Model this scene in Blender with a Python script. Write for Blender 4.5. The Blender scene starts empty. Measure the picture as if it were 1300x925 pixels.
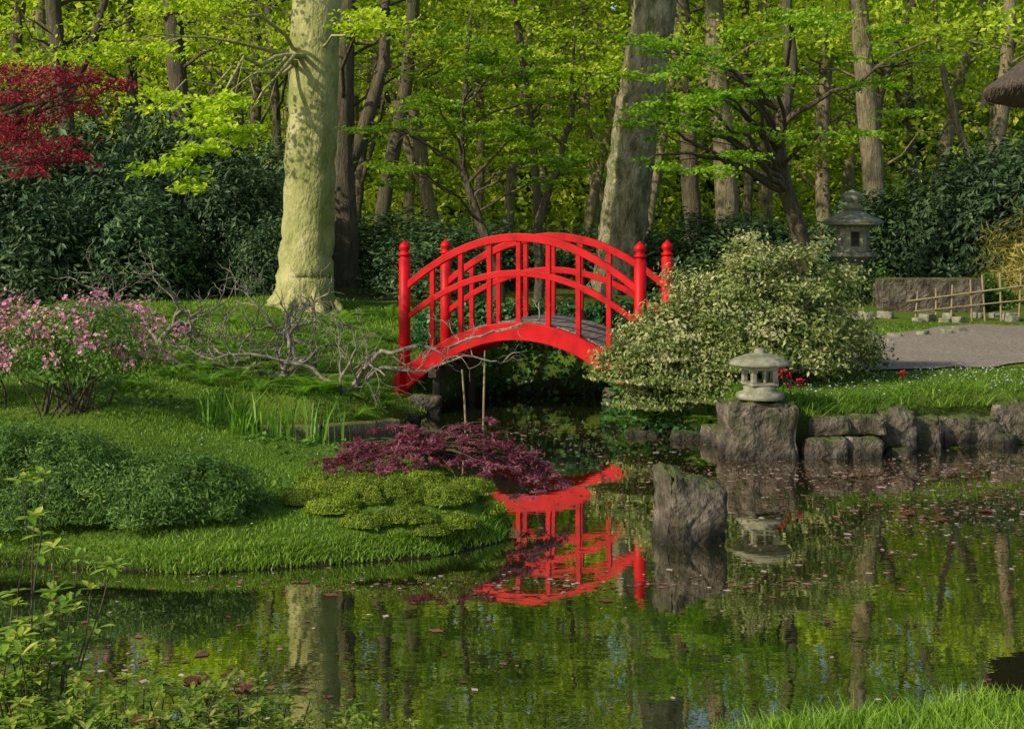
import bpy, bmesh, math, random
import numpy as np
from mathutils import Vector, noise, Matrix
rng=np.random.default_rng(7); random.seed(7)
scene=bpy.context.scene
COL=scene.collection
# ------------------------------------------------------------------ helpers
def link(o):
    COL.objects.link(o); return o
def mesh_np(name,V,F,tint=None,smooth=False,col=None):
    V=np.asarray(V,dtype=np.float32); F=np.asarray(F,dtype=np.int32)
    me=bpy.data.meshes.new(name); n,k=F.shape
    me.vertices.add(len(V)); me.vertices.foreach_set('co',V.ravel())
    me.loops.add(n*k); me.loops.foreach_set('vertex_index',F.ravel())
    me.polygons.add(n); me.polygons.foreach_set('loop_start',np.arange(n,dtype=np.int32)*k)
    me.update(calc_edges=True)
    me.polygons.foreach_set('use_smooth',np.full(n,smooth,dtype=bool))
    if tint is not None:
        a=me.attributes.new('tint','FLOAT','POINT'); a.data.foreach_set('value',np.asarray(tint,dtype=np.float32))
    if col is not None:
        a=me.attributes.new('gcol','FLOAT_COLOR','POINT'); a.data.foreach_set('color',np.asarray(col,dtype=np.float32).ravel())
    return me
def ob(name,me,mat=None,loc=(0,0,0),parent=None):
    o=bpy.data.objects.new(name,me)
    if mat is not None and me is not None and len(me.materials)==0: me.materials.append(mat)
    o.location=loc
    if parent is not None: o.parent=parent
    return link(o)
def empty(name,loc):
    o=bpy.data.objects.new(name,None); o.location=loc; o.empty_display_size=.2; return link(o)
def top(o,label,cat,group=None,kind=None):
    o["label"]=label; o["category"]=cat
    if group: o["group"]=group
    if kind: o["kind"]=kind
    return o
def unit(a): return a/(np.linalg.norm(a,axis=-1,keepdims=True)+1e-9)
class MB:
    def __init__(s): s.V=[];s.F=[];s.n=0
    def add(s,V,F):
        V=np.asarray(V,float); F=np.asarray(F,int); s.V.append(V); s.F.append(F+s.n); s.n+=len(V)
    def tube(s,pts,rad,k=8,wob=0.0):
        pts=np.asarray(pts,float); m=len(pts)
        T=np.gradient(pts,axis=0); T=unit(T)
        up=np.array([0,0,1.]) if abs(T[0][2])<.8 else np.array([1.,0,0])
        A=unit(np.cross(T,up)); B=np.cross(T,A)
        ang=np.arange(k)*2*np.pi/k
        r=np.asarray(rad,float)[:,None]
        rr=r*(1+wob*rng.normal(size=(m,k)))
        V=pts[:,None,:]+rr[:,:,None]*(np.cos(ang)[None,:,None]*A[:,None,:]+np.sin(ang)[None,:,None]*B[:,None,:])
        V=V.reshape(-1,3); F=[]
        for i in range(m-1):
            for j in range(k):
                F.append((i*k+j,i*k+(j+1)%k,(i+1)*k+(j+1)%k,(i+1)*k+j))
        s.add(V,F)
    def box(s,c,d,R=None):
        c=np.array(c,float); d=np.array(d,float)/2
        v=np.array([(x,y,z) for x in(-1,1) for y in(-1,1) for z in(-1,1)],float)*d
        if R is not None: v=v@np.array(R).T
        s.add(v+c,[(0,1,3,2),(4,6,7,5),(0,4,5,1),(2,3,7,6),(0,2,6,4),(1,5,7,3)])
    def lathe(s,prof,k=16,rot=0,c=(0,0,0)):
        ang=np.arange(k)*2*np.pi/k+rot; V=[];F=[]
        for r,z in prof:
            r=max(r,.0005)
            for a in ang: V.append((c[0]+r*math.cos(a),c[1]+r*math.sin(a),c[2]+z))
        for i in range(len(prof)-1):
            for j in range(k): F.append((i*k+j,i*k+(j+1)%k,(i+1)*k+(j+1)%k,(i+1)*k+j))
        s.add(V,F)
    def mesh(s,name,smooth=True): return mesh_np(name,np.concatenate(s.V),np.concatenate(s.F),smooth=smooth)
def bevel(o,w=.01,seg=2):
    m=o.modifiers.new('bevel','BEVEL'); m.width=w; m.segments=seg; m.limit_method='ANGLE'; m.angle_limit=math.radians(35)
# ------------------------------------------------------------------ materials
def newmat(name):
    m=bpy.data.materials.new(name); m.use_nodes=True; nt=m.node_tree; nt.nodes.clear()
    out=nt.nodes.new('ShaderNodeOutputMaterial'); return m,nt,out
def N(nt,t,**kw):
    n=nt.nodes.new(t)
    for k,v in kw.items():
        if hasattr(n,k): setattr(n,k,v)
        else: n.inputs[k].default_value=v
    return n
def ramp(nt,fac,stops):
    r=nt.nodes.new('ShaderNodeValToRGB'); el=r.color_ramp.elements
    while len(el)<len(stops): el.new(.5)
    for e,(p,c) in zip(el,stops): e.position=p; e.color=(*c,1)
    nt.links.new(fac,r.inputs[0]); return r.outputs[0]
def leaf_mat(name,cs,trans=.35,rough=.5,nscale=None,tcol=1.3):
    m,nt,out=newmat(name); L=nt.links
    at=N(nt,'ShaderNodeAttribute',attribute_name='tint')
    stops=[(i/(len(cs)-1),c) for i,c in enumerate(cs)]
    c=ramp(nt,at.outputs['Fac'],stops)
    oi=N(nt,'ShaderNodeObjectInfo'); mr=N(nt,'ShaderNodeMapRange'); mr.inputs['To Min'].default_value=.75; mr.inputs['To Max'].default_value=1.2
    L.new(oi.outputs['Random'],mr.inputs['Value'])
    hs=N(nt,'ShaderNodeHueSaturation'); L.new(c,hs.inputs['Color']); L.new(mr.outputs[0],hs.inputs['Value'])
    p=N(nt,'ShaderNodeBsdfPrincipled'); p.inputs['Roughness'].default_value=rough; p.inputs['Specular IOR Level'].default_value=.3
    L.new(hs.outputs[0],p.inputs['Base Color'])
    t=N(nt,'ShaderNodeBsdfTranslucent'); h2=N(nt,'ShaderNodeHueSaturation'); h2.inputs['Value'].default_value=tcol; h2.inputs['Saturation'].default_value=1.05
    L.new(hs.outputs[0],h2.inputs['Color']); L.new(h2.outputs[0],t.inputs['Color'])
    mx=N(nt,'ShaderNodeMixShader'); mx.inputs[0].default_value=trans
    L.new(p.outputs[0],mx.inputs[1]); L.new(t.outputs[0],mx.inputs[2]); L.new(mx.outputs[0],out.inputs[0]); return m
def rough_mat(name,stops,scale=4,stretch=(1,1,1),bump=.4,rough=.85,detail=8,top_moss=None,dist=.03,spec=.3,bscale=None,blotch=None,wet=False):
    m,nt,out=newmat(name); L=nt.links
    tc=N(nt,'ShaderNodeTexCoord'); mp=N(nt,'ShaderNodeMapping'); mp.inputs['Scale'].default_value=stretch
    L.new(tc.outputs['Object'],mp.inputs['Vector'])
    oi=N(nt,'ShaderNodeObjectInfo'); ml=N(nt,'ShaderNodeMath',operation='MULTIPLY'); ml.inputs[1].default_value=30; L.new(oi.outputs['Random'],ml.inputs[0])
    n1=N(nt,'ShaderNodeTexNoise',noise_dimensions='4D'); n1.inputs['Scale'].default_value=scale; n1.inputs['Detail'].default_value=detail; n1.inputs['Roughness'].default_value=.65
    L.new(mp.outputs[0],n1.inputs['Vector']); L.new(ml.outputs[0],n1.inputs['W'])
    c=ramp(nt,n1.outputs['Fac'],stops)
    n2=N(nt,'ShaderNodeTexNoise'); n2.inputs['Scale'].default_value=bscale or scale*4; n2.inputs['Detail'].default_value=8; L.new(mp.outputs[0],n2.inputs['Vector'])
    if blotch:
        n3=N(nt,'ShaderNodeTexNoise',noise_dimensions='4D'); n3.inputs['Scale'].default_value=blotch[1]; n3.inputs['Detail'].default_value=6; n3.inputs['Roughness'].default_value=.65; L.new(tc.outputs['Object'],n3.inputs['Vector']); L.new(ml.outputs[0],n3.inputs['W'])
        mr=N(nt,'ShaderNodeMapRange'); mr.inputs['From Min'].default_value=blotch[2]; mr.inputs['From Max'].default_value=blotch[2]+.12; mr.inputs['To Max'].default_value=blotch[3]; L.new(n3.outputs['Fac'],mr.inputs['Value'])
        mx=N(nt,'ShaderNodeMixRGB'); L.new(mr.outputs[0],mx.inputs[0]); L.new(c,mx.inputs[1]); mx.inputs[2].default_value=(*blotch[0],1); c=mx.outputs[0]
    if top_moss:
        g=N(nt,'ShaderNodeNewGeometry'); sx=N(nt,'ShaderNodeSeparateXYZ'); L.new(g.outputs['Normal'],sx.inputs[0])
        a=N(nt,'ShaderNodeMath',operation='MULTIPLY'); L.new(sx.outputs['Z'],a.inputs[0]); L.new(n2.outputs['Fac'],a.inputs[1])
        mr=N(nt,'ShaderNodeMapRange'); mr.inputs['From Min'].default_value=top_moss[1]; mr.inputs['From Max'].default_value=top_moss[1]+.12; L.new(a.outputs[0],mr.inputs['Value'])
        mx=N(nt,'ShaderNodeMixRGB'); L.new(mr.outputs[0],mx.inputs[0]); L.new(c,mx.inputs[1]); mx.inputs[2].default_value=(*top_moss[0],1); c=mx.outputs[0]
    p=N(nt,'ShaderNodeBsdfPrincipled'); p.inputs['Roughness'].default_value=rough; p.inputs['Specular IOR Level'].default_value=spec
    if wet:  # damp dark band just above the pond level
        g2=N(nt,'ShaderNodeNewGeometry'); s2=N(nt,'ShaderNodeSeparateXYZ'); L.new(g2.outputs['Position'],s2.inputs[0])
        m2=N(nt,'ShaderNodeMapRange'); m2.inputs['From Min'].default_value=.03; m2.inputs['From Max'].default_value=.14; m2.inputs['To Min'].default_value=.35; m2.inputs['To Max'].default_value=1.0; L.new(s2.outputs['Z'],m2.inputs['Value'])
        h=N(nt,'ShaderNodeHueSaturation'); L.new(m2.outputs[0],h.inputs['Value']); L.new(c,h.inputs['Color']); c=h.outputs[0]
    L.new(c,p.inputs['Base Color'])
    ad=N(nt,'ShaderNodeMath',operation='ADD'); L.new(n1.outputs['Fac'],ad.inputs[0]); L.new(n2.outputs['Fac'],ad.inputs[1])
    b=N(nt,'ShaderNodeBump'); b.inputs['Strength'].default_value=bump; b.inputs['Distance'].default_value=dist; L.new(ad.outputs[0],b.inputs['Height']); L.new(b.outputs[0],p.inputs['Normal'])
    L.new(p.outputs[0],out.inputs[0]); return m
M_lime=leaf_mat('leaf_lime',[(.15,.26,.012),(.35,.48,.025),(.60,.67,.07)],.5)
M_far=leaf_mat('leaf_far',[(.07,.12,.012),(.32,.43,.022),(.70,.74,.08)],.5)
M_green=leaf_mat('leaf_green',[(.08,.18,.012),(.19,.33,.02),(.36,.50,.045)],.5)
M_dark=leaf_mat('leaf_dark',[(.020,.048,.016),(.05,.10,.03),(.12,.19,.065)],.2,rough=.5)
M_mid=leaf_mat('leaf_mid',[(.035,.10,.012),(.09,.20,.022),(.20,.33,.045)],.3)
M_jun=leaf_mat('leaf_juniper',[(.035,.09,.012),(.085,.18,.022),(.20,.32,.045)],.2)
M_cream=leaf_mat('leaf_cream',[(.06,.12,.015),(.27,.33,.07),(.66,.62,.30)],.25)
M_pink=leaf_mat('petal_pink',[(.50,.12,.24),(.68,.26,.38),(.85,.52,.60)],.3)
M_redmap=leaf_mat('leaf_red',[(.12,.010,.020),(.30,.022,.040),(.52,.06,.08)],.45)
M_purp=leaf_mat('leaf_purple',[(.12,.025,.045),(.30,.07,.10),(.52,.19,.23)],.4)
M_fg=leaf_mat('leaf_fresh',[(.08,.17,.018),(.22,.34,.035),(.46,.47,.08)],.4)
M_fern=leaf_mat('leaf_fern',[(.05,.15,.012),(.14,.31,.02),(.28,.46,.04)],.4)
M_grass=leaf_mat('grass_blade',[(.06,.13,.012),(.15,.28,.018),(.29,.42,.04)],.35)
M_moss=leaf_mat('moss_leaf',[(.05,.085,.006),(.15,.23,.010),(.34,.40,.02)],.2)
M_yel=leaf_mat('leaf_yellow',[(.18,.18,.03),(.38,.34,.08),(.6,.5,.15)],.4)
M_ivy=leaf_mat('leaf_ivy',[(.014,.05,.015),(.035,.115,.028),(.09,.21,.055)],.15,rough=.4)
M_beech=rough_mat('bark_beech',[(.28,(.16,.16,.05)),(.45,(.31,.30,.105)),(.58,(.40,.37,.15)),(.75,(.50,.46,.24))],2.2,(2.2,2.2,1.2),.9,dist=.045,blotch=((.17,.20,.04),2.0,.50,.75))
M_oak=rough_mat('bark_oak',[(.34,(.09,.075,.035)),(.46,(.28,.24,.12)),(.58,(.44,.39,.22)),(.72,(.60,.54,.36))],2.2,(3.2,3.2,1.1),1.0,dist=.16,blotch=((.16,.19,.05),2.8,.49,.8))
M_bark=rough_mat('bark_grey',[(.3,(.09,.07,.035)),(.52,(.25,.20,.11)),(.72,(.42,.35,.22))],4,(4,4,.8),.9,dist=.06,blotch=((.13,.15,.045),1.6,.5,.65))
M_bdark=rough_mat('bark_dark',[(.3,(.035,.03,.016)),(.52,(.11,.085,.05)),(.72,(.20,.17,.10))],5,(4,4,.7),.8,dist=.05,blotch=((.08,.095,.03),1.6,.5,.6))
M_bpale=rough_mat('bark_pale',[(.3,(.07,.06,.04)),(.5,(.19,.165,.11)),(.7,(.38,.35,.26))],18,(1,1,1),.5,dist=.01)
M_stone=rough_mat('stone_rock',[(.28,(.022,.017,.012)),(.44,(.075,.058,.038)),(.56,(.155,.125,.09)),(.75,(.36,.31,.24))],6,(1,1,1),1.0,top_moss=((.09,.12,.02),.33),dist=.06,blotch=((.055,.06,.022),4,.50,.75),wet=True)
M_lant=rough_mat('stone_lantern',[(.3,(.10,.095,.06)),(.5,(.23,.22,.15)),(.7,(.36,.34,.25))],14,(1,1,1),.5,dist=.01,top_moss=((.16,.18,.06),.5),blotch=((.12,.13,.05),5,.52,.6))
M_edge=rough_mat('stone_edging',[(.3,(.05,.045,.03)),(.5,(.13,.12,.07)),(.7,(.22,.2,.1))],8,(1,1,1),.7,top_moss=((.17,.17,.03),.38),wet=True)
M_dwood=rough_mat('wood_dark',[(.3,(.02,.015,.01)),(.6,(.06,.045,.03))],8,(1,1,.2),.5,dist=.01)
M_deck=rough_mat('wood_deck',[(.3,(.09,.075,.06)),(.5,(.20,.175,.14)),(.7,(.32,.29,.24))],14,(3,.5,1),.4,dist=.005)
M_bamb=rough_mat('bamboo',[(.3,(.16,.12,.06)),(.6,(.32,.26,.14))],10,(1,1,.3),.3,dist=.004)
M_thatch=rough_mat('thatch',[(.3,(.07,.05,.035)),(.5,(.18,.13,.095)),(.7,(.30,.24,.17))],22,(1,1,.4),1,dist=.08)
M_gravel=rough_mat('gravel_path',[(.3,(.12,.095,.07)),(.5,(.25,.205,.16)),(.7,(.38,.33,.27))],30,(1,1,1),.7,dist=.01)
def paint_mat():
    m,nt,out=newmat('red_paint'); L=nt.links
    tc=N(nt,'ShaderNodeTexCoord'); n=N(nt,'ShaderNodeTexNoise'); n.inputs['Scale'].default_value=7; n.inputs['Detail'].default_value=8; L.new(tc.outputs['Object'],n.inputs['Vector'])
    c=ramp(nt,n.outputs['Fac'],[(.3,(.30,.002,.004)),(.48,(.50,.003,.005)),(.7,(.58,.006,.008))])
    n2=N(nt,'ShaderNodeTexNoise'); n2.inputs['Scale'].default_value=28; n2.inputs['Detail'].default_value=6; L.new(tc.outputs['Object'],n2.inputs['Vector'])
    mr=N(nt,'ShaderNodeMapRange'); mr.inputs['From Min'].default_value=.58; mr.inputs['From Max'].default_value=.75; mr.inputs['To Max'].default_value=.55; L.new(n2.outputs['Fac'],mr.inputs['Value'])
    mx=N(nt,'ShaderNodeMixRGB'); L.new(mr.outputs[0],mx.inputs[0]); L.new(c,mx.inputs[1]); mx.inputs[2].default_value=(.20,.01,.008,1)
    p=N(nt,'ShaderNodeBsdfPrincipled'); L.new(mx.outputs[0],p.inputs['Base Color']); p.inputs['Roughness'].default_value=.5; p.inputs['Specular IOR Level'].default_value=.2
    b=N(nt,'ShaderNodeBump'); b.inputs['Strength'].default_value=.2; b.inputs['Distance'].default_value=.004; L.new(n2.outputs['Fac'],b.inputs['Height']); L.new(b.outputs[0],p.inputs['Normal'])
    L.new(p.outputs[0],out.inputs[0]); return m
M_red=paint_mat()
def water_mat():
    m,nt,out=newmat('pond_water'); L=nt.links
    tc=N(nt,'ShaderNodeTexCoord'); mp=N(nt,'ShaderNodeMapping'); mp.inputs['Scale'].default_value=(1.0,1.5,1); L.new(tc.outputs['Object'],mp.inputs['Vector'])
    n=N(nt,'ShaderNodeTexNoise'); n.inputs['Scale'].default_value=2.2; n.inputs['Detail'].default_value=2; n.inputs['Roughness'].default_value=.5; L.new(mp.outputs[0],n.inputs['Vector'])
    b=N(nt,'ShaderNodeBump'); b.inputs['Strength'].default_value=.016; b.inputs['Distance'].default_value=.08; L.new(n.outputs['Fac'],b.inputs['Height'])
    n2=N(nt,'ShaderNodeTexNoise'); n2.inputs['Scale'].default_value=11; n2.inputs['Detail'].default_value=2; L.new(mp.outputs[0],n2.inputs['Vector'])
    b2=N(nt,'ShaderNodeBump'); b2.inputs['Strength'].default_value=.018; b2.inputs['Distance'].default_value=.013; L.new(n2.outputs['Fac'],b2.inputs['Height']); L.new(b.outputs[0],b2.inputs['Normal'])
    d=N(nt,'ShaderNodeBsdfDiffuse'); d.inputs['Color'].default_value=(.014,.018,.006,1)
    g=N(nt,'ShaderNodeBsdfGlossy'); g.inputs['Roughness'].default_value=.01; g.inputs['Color'].default_value=(.95,.93,.82,1); L.new(b2.outputs[0],g.inputs['Normal'])
    f=N(nt,'ShaderNodeFresnel'); f.inputs['IOR'].default_value=1.33; L.new(b2.outputs[0],f.inputs['Normal'])
    mr=N(nt,'ShaderNodeMapRange'); mr.inputs['From Max'].default_value=.35; mr.inputs['To Min'].default_value=.34; mr.inputs['To Max'].default_value=.76; L.new(f.outputs[0],mr.inputs['Value'])
    mx=N(nt,'ShaderNodeMixShader'); L.new(mr.outputs[0],mx.inputs[0]); L.new(d.outputs[0],mx.inputs[1]); L.new(g.outputs[0],mx.inputs[2]); L.new(mx.outputs[0],out.inputs[0]); return m
M_water=water_mat()
def ground_mat():
    m,nt,out=newmat('ground_soil_grass'); L=nt.links
    at=N(nt,'ShaderNodeAttribute',attribute_name='gcol'); tc=N(nt,'ShaderNodeTexCoord')
    n=N(nt,'ShaderNodeTexNoise'); n.inputs['Scale'].default_value=2.5; n.inputs['Detail'].default_value=10; n.inputs['Roughness'].default_value=.7; L.new(tc.outputs['Object'],n.inputs['Vector'])
    c=ramp(nt,n.outputs['Fac'],[(.3,(.5,.5,.5)),(.55,(1,1,1)),(.75,(1.0,.95,.7))])
    mx=N(nt,'ShaderNodeMixRGB',blend_type='MULTIPLY'); mx.inputs[0].default_value=1; L.new(at.outputs['Color'],mx.inputs[1]); L.new(c,mx.inputs[2])
    n2=N(nt,'ShaderNodeTexNoise'); n2.inputs['Scale'].default_value=40; n2.inputs['Detail'].default_value=6; L.new(tc.outputs['Object'],n2.inputs['Vector'])
    b=N(nt,'ShaderNodeBump'); b.inputs['Strength'].default_value=.8; b.inputs['Distance'].default_value=.03; L.new(n2.outputs['Fac'],b.inputs['Height'])
    p=N(nt,'ShaderNodeBsdfPrincipled'); p.inputs['Roughness'].default_value=.95; p.inputs['Specular IOR Level'].default_value=.1; L.new(mx.outputs[0],p.inputs['Base Color']); L.new(b.outputs[0],p.inputs['Normal']); L.new(p.outputs[0],out.inputs[0]); return m
M_ground=ground_mat()
# ------------------------------------------------------------------ terrain
POND=np.array([(-12,4.4),(-9,4.5),(-3,4.5),(-1.2,4.7),(-.2,4.95),(.3,5.26),(.8,5.52),(1.4,5.68),(2.1,5.86),(4,6.4),(9,7.8),(12,9),
(13,13),(11,13.7),(9,13.7),(4.73,13.1),(3.93,12.9),(3.1,12.45),(2.42,12.2),(1.95,12.3),(1.9,13.0),(1.85,13.3),(1.2,13.5),(.98,14.1),(1.0,14.9),(1.3,15.7),(1.18,16.6),(-.09,16.7),
(-.45,16.2),(-.8,15.2),(-.92,14.6),(-1.14,13.7),(-1.85,13.3),(-2.58,13.25),(-2.45,12.4),(-2.03,11.8),(-1.58,11.4),(-1.0,11.2),(-.55,10.9),(-.17,10.1),(-.0,9.5),(-.05,8.95),(-.425,8.55),(-.93,8.37),(-1.8,8.1),(-2.37,8.2),(-3.2,8.4),(-4.5,8.2),(-9,7.6),(-12,7.4)],float)
def sd(x,y):
    x=np.asarray(x,float).ravel(); y=np.asarray(y,float).ravel(); P=np.stack([x,y],1)
    best=np.full(len(P),1e9); ins=np.zeros(len(P),bool); n=len(POND)
    for i in range(n):
        a=POND[i]; b=POND[(i+1)%n]; e=b-a; w=P-a
        t=np.clip((w@e)/(e@e),0,1); d=np.linalg.norm(w-t[:,None]*e,axis=1); best=np.minimum(best,d)
        c=((a[1]>y)!=(b[1]>y)); 
        with np.errstate(all='ignore'): xi=(b[0]-a[0])*(y-a[1])/(b[1]-a[1]+1e-12)+a[0]
        ins^=(c&(x<xi))
    return np.where(ins,-best,best)
def ss(v,a,b):
    t=np.clip((v-a)/(b-a),0,1); return t*t*(3-2*t)
def height(x,y,d=None):
    x=np.asarray(x,float); y=np.asarray(y,float); sh=x.shape; x=x.ravel(); y=y.ravel()
    if d is None: d=sd(x,y)
    BL=.13+np.clip(y-8.2,0,13)*.053+.12*ss(-x,2.2,3.5)*ss(y,8,10)
    BR=.42+np.clip(y-12.4,0,9)*.033
    r=ss(x,1.2,2.1)*(1-ss(y,19,23))
    B=BL*(1-r)+BR*r
    B=B+np.clip(y-21,0,25)*.02
    B=B*(1-.8*np.exp(-((x+1.15)**2/.55+(y-14.75)**2/1.0)))
    B=B*(1-.45*np.exp(-((x-1.3)**2/.25+(y-14.0)**2/.5)))
    BN=.05+.10*np.clip(d,0,3.0)
    nm=ss(6.6+.35*np.maximum(x,0)-y,-.4,.4)
    B=B*(1-nm)+BN*nm
    und=.03*(np.sin(x*1.7+y*.6)+np.sin(y*2.1-x*.9))+.025*np.sin(x*4.3+1.3*np.sin(y*2))*np.sin(y*3.7)
    und=und*np.where(r>.5,.5,1)
    wr=.22*(1-r)+.12*r
    h=np.where(d>0,(B+und*ss(d,.2,1))*ss(d,-.03,wr*1.0),-.02-.5*ss(-d,0,.5))
    h+=np.where(d>0,.08*np.exp(-((x+.6)**2/.35+(y-9.25)**2/.2))*ss(d,0,.3),0)
    return h.reshape(sh)
def hz(x,y): return float(height(np.array([x]),np.array([y]))[0])
def lines(segs):
    out=[]
    for a,b,s in segs:
        n=max(1,int(round((b-a)/s))); out+=list(np.linspace(a,b,n,endpoint=False))
    out.append(segs[-1][1]); return np.array(out)
gx=lines([(-160,-40,12),(-40,-12,2),(-12,-5.5,.4),(-5.5,7,.065),(7,13,.35),(13,40,2),(40,160,12)])
gy=lines([(-60,-4,6),(-4,3.5,.5),(3.5,18,.065),(18,26,.3),(26,60,1.5),(60,180,12)])
X,Y=np.meshgrid(gx,gy); D=sd(X,Y); H=height(X,Y,D.copy())
nx,ny=len(gx),len(gy)
idx=np.arange(nx*ny).reshape(ny,nx)
F=np.stack([idx[:-1,:-1],idx[:-1,1:],idx[1:,1:],idx[1:,:-1]],-1).reshape(-1,4)
xf,yf=X.ravel(),Y.ravel(); hf=H.ravel()
lawn=np.array([.08,.15,.014]); litter=np.array([.08,.062,.025]); mossc=np.array([.13,.17,.02]); soil=np.array([.022,.018,.010])
wf=ss(yf,19.5,23)*.85
nz=.5+.5*np.sin(xf*.9+1.3*np.sin(yf*.5))*np.sin(yf*.8+xf*.3)
cg=lawn[None]*(1-nz[:,None]*.6)+mossc[None]*(nz[:,None]*.6)
cg=cg*(1-wf[:,None])+(litter[None]*.5+mossc[None]*.7*nz[:,None])*wf[:,None]
sw=(1-ss(D,.02,.12)); cg=cg*(1-sw[:,None])+soil*sw[:,None]
me=mesh_np('ground',np.stack([xf,yf,hf],1),F,smooth=True,col=np.concatenate([cg,np.ones((len(cg),1))],1))
g=ob('ground',me,M_ground); g["kind"]="structure"
me=mesh_np('water',[(-13,3.5,0),(14,3.5,0),(14,17.5,0),(-13,17.5,0)],[(0,1,2,3)])
w=ob('water',me,M_water); w["kind"]="structure"
# path
cl=[(1.35,14.85,.55),(2.0,14.8,.8),(2.7,14.75,1.1),(3.5,15.15,1.7),(4.4,15.8,2.2),(5.4,16.5,2.7),(6.5,17.3,3.1),(9,18.4,3.2),(14,20.6,3)]
cl=np.array(cl); t=np.linspace(0,len(cl)-1,90); pc=np.stack([np.interp(t,np.arange(len(cl)),cl[:,i]) for i in range(3)],1)
T=unit(np.gradient(pc[:,:2],axis=0)); Pn=np.stack([-T[:,1],T[:,0]],1); K=17; V=[]
for i in range(len(pc)):
    for j in range(K):
        s=(j/(K-1)-.5)*pc[i,2]*(1+.04*math.sin(i*.9+j)); V.append((pc[i,0]+Pn[i,0]*s,pc[i,1]+Pn[i,1]*s,0))
V=np.array(V); V[:,2]=height(V[:,0],V[:,1])+.02
F=[(i*K+j,i*K+j+1,(i+1)*K+j+1,(i+1)*K+j) for i in range(len(pc)-1) for j in range(K-1)]
o=ob('path',mesh_np('path',V,F,smooth=True),M_gravel); o["kind"]="structure"
def path_dist(x,y):
    P=np.stack([x,y],1); d=np.full(len(P),1e9)
    for i in range(0,len(pc)): d=np.minimum(d,np.linalg.norm(P-pc[i,:2],axis=1)-pc[i,2]/2)
    return d
# ------------------------------------------------------------------ foliage
def leaf_geo(C,L,W,up=.6,tint=None,fold=.15):
    n=len(C); Nn=rng.normal(size=(n,3))
    Nn=unit(unit(Nn)+ (np.array([0,0,up]) if np.isscalar(up) else up))
    U=rng.normal(size=(n,3)); U-=(U*Nn).sum(1,keepdims=True)*Nn; U=unit(U); Vv=np.cross(Nn,U)
    s=rng.uniform(.65,1.35,(n,1)); f=Nn*W*fold*s
    V=np.stack([C-U*L/2*s,C+Vv*W/2*s+f,C+U*L/2*s,C-Vv*W/2*s+f],1).reshape(-1,3)
    F=np.arange(n*4).reshape(n,4)
    if tint is None: tint=rng.uniform(0,1,n)
    return V,F,np.repeat(np.clip(tint,0,1),4)
def spray_pts(r,ry,rz,n,sg=.16):
    k=max(4,n//30); a=rng.uniform(0,2*np.pi,k); q=np.sqrt(rng.uniform(0,1,k))
    sc=np.stack([np.cos(a)*q*r,np.sin(a)*q*ry,rng.normal(size=k)*rz*.8-.18*q*q*r],1)
    ci=rng.integers(0,k,n); P=sc[ci]+rng.normal(size=(n,3))*np.array([r*sg,ry*sg,rz*.35])
    ct=rng.normal(size=k)*.16
    return P,.5+ct[ci]+rng.normal(size=n)*.2,sc
def crown_geo(sprays,L,W,up=1.2,sg=.16):
    Vs,Fs,Ts=[],[],[]; n=0; subs=[]
    for (x,y,z,r,rz,m) in sprays:
        P,t,sc=spray_pts(r,r,rz,int(m),sg); c=np.array([x,y,z]); subs.append((c,sc+c)); t=t+rng.normal()*.1
        V,F,tt=leaf_geo(P+c,L,W,up,t); Vs.append(V);Fs.append(F+n);Ts.append(tt);n+=len(V)
    return np.concatenate(Vs),np.concatenate(Fs),np.concatenate(Ts),subs
def add_limbs(mb,tp,tr,subs,twigs=3,rs=1.0,zmin=0):
    tp=np.asarray(tp,float)
    for c,sc in subs:
        hd=np.linalg.norm(c[:2]-tp[:,:2],axis=1).min()
        zt=c[2]-.35*hd-.2; zz=tp[:,2]; zt=min(max(zt,zz[0]+.25*(zz[-1]-zz[0])*.5,zmin),zz[-1])
        s=np.array([np.interp(zt,zz,tp[:,i]) for i in range(3)]); r0=float(np.interp(zt,zz,tr))
        d=np.linalg.norm(c-s); r1=min(r0*.5,(.008+.011*d)*rs); mid=(s+c)/2+np.array([0,0,.12*d])+rng.normal(size=3)*.07*d
        tt=np.linspace(0,1,8)[:,None]; P=(1-tt)**2*s+2*tt*(1-tt)*mid+tt**2*c; P[1:-1]+=rng.normal(size=(6,3))*.018*d
        mb.tube(P,np.linspace(r1,.006*rs,8),5)
        for q in sc[:twigs]:
            i=rng.integers(4,7); P2=np.stack([P[i],(P[i]+q)/2+rng.normal(size=3)*.03,q]); mb.tube(P2,[.006*rs,.004*rs,.002*rs],3)
def make_tree(name,label,base,tp,tr,sprays,lm,bm,L,W,group=None,twigs=3,up=1.2,k=14,rs=1.0,crown_name='crown',cat='tree',zmin=0,lf=1.0,sg=.2,wob=.03,ns=24):
    e=empty(name,base); b=np.array(base)
    sp=[(x-b[0],y-b[1],z-b[2],r,rz,m) for x,y,z,r,rz,m in sprays]
    V,F,T_,subs=crown_geo(sp,L,W,up,sg)
    mb=MB(); tt=np.linspace(0,len(tp)-1,ns); tp=np.array(tp,float); P=np.stack([np.interp(tt,np.arange(len(tp)),tp[:,i]) for i in range(3)],1); R=np.interp(tt,np.arange(len(tp)),tr)
    P[2:-1,:2]+=rng.normal(size=(ns-3,2))*.012
    mb.tube(P,R,k,wob); subs=[s for s in subs if rng.uniform()<lf]; add_limbs(mb,P,R,subs,twigs,rs,zmin)
    ob('trunk',mb.mesh('trunk'),bm,parent=e)
    ob(crown_name,mesh_np('crown',V,F,T_),lm,parent=e)
    top(e,label,cat,group); return e
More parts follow.
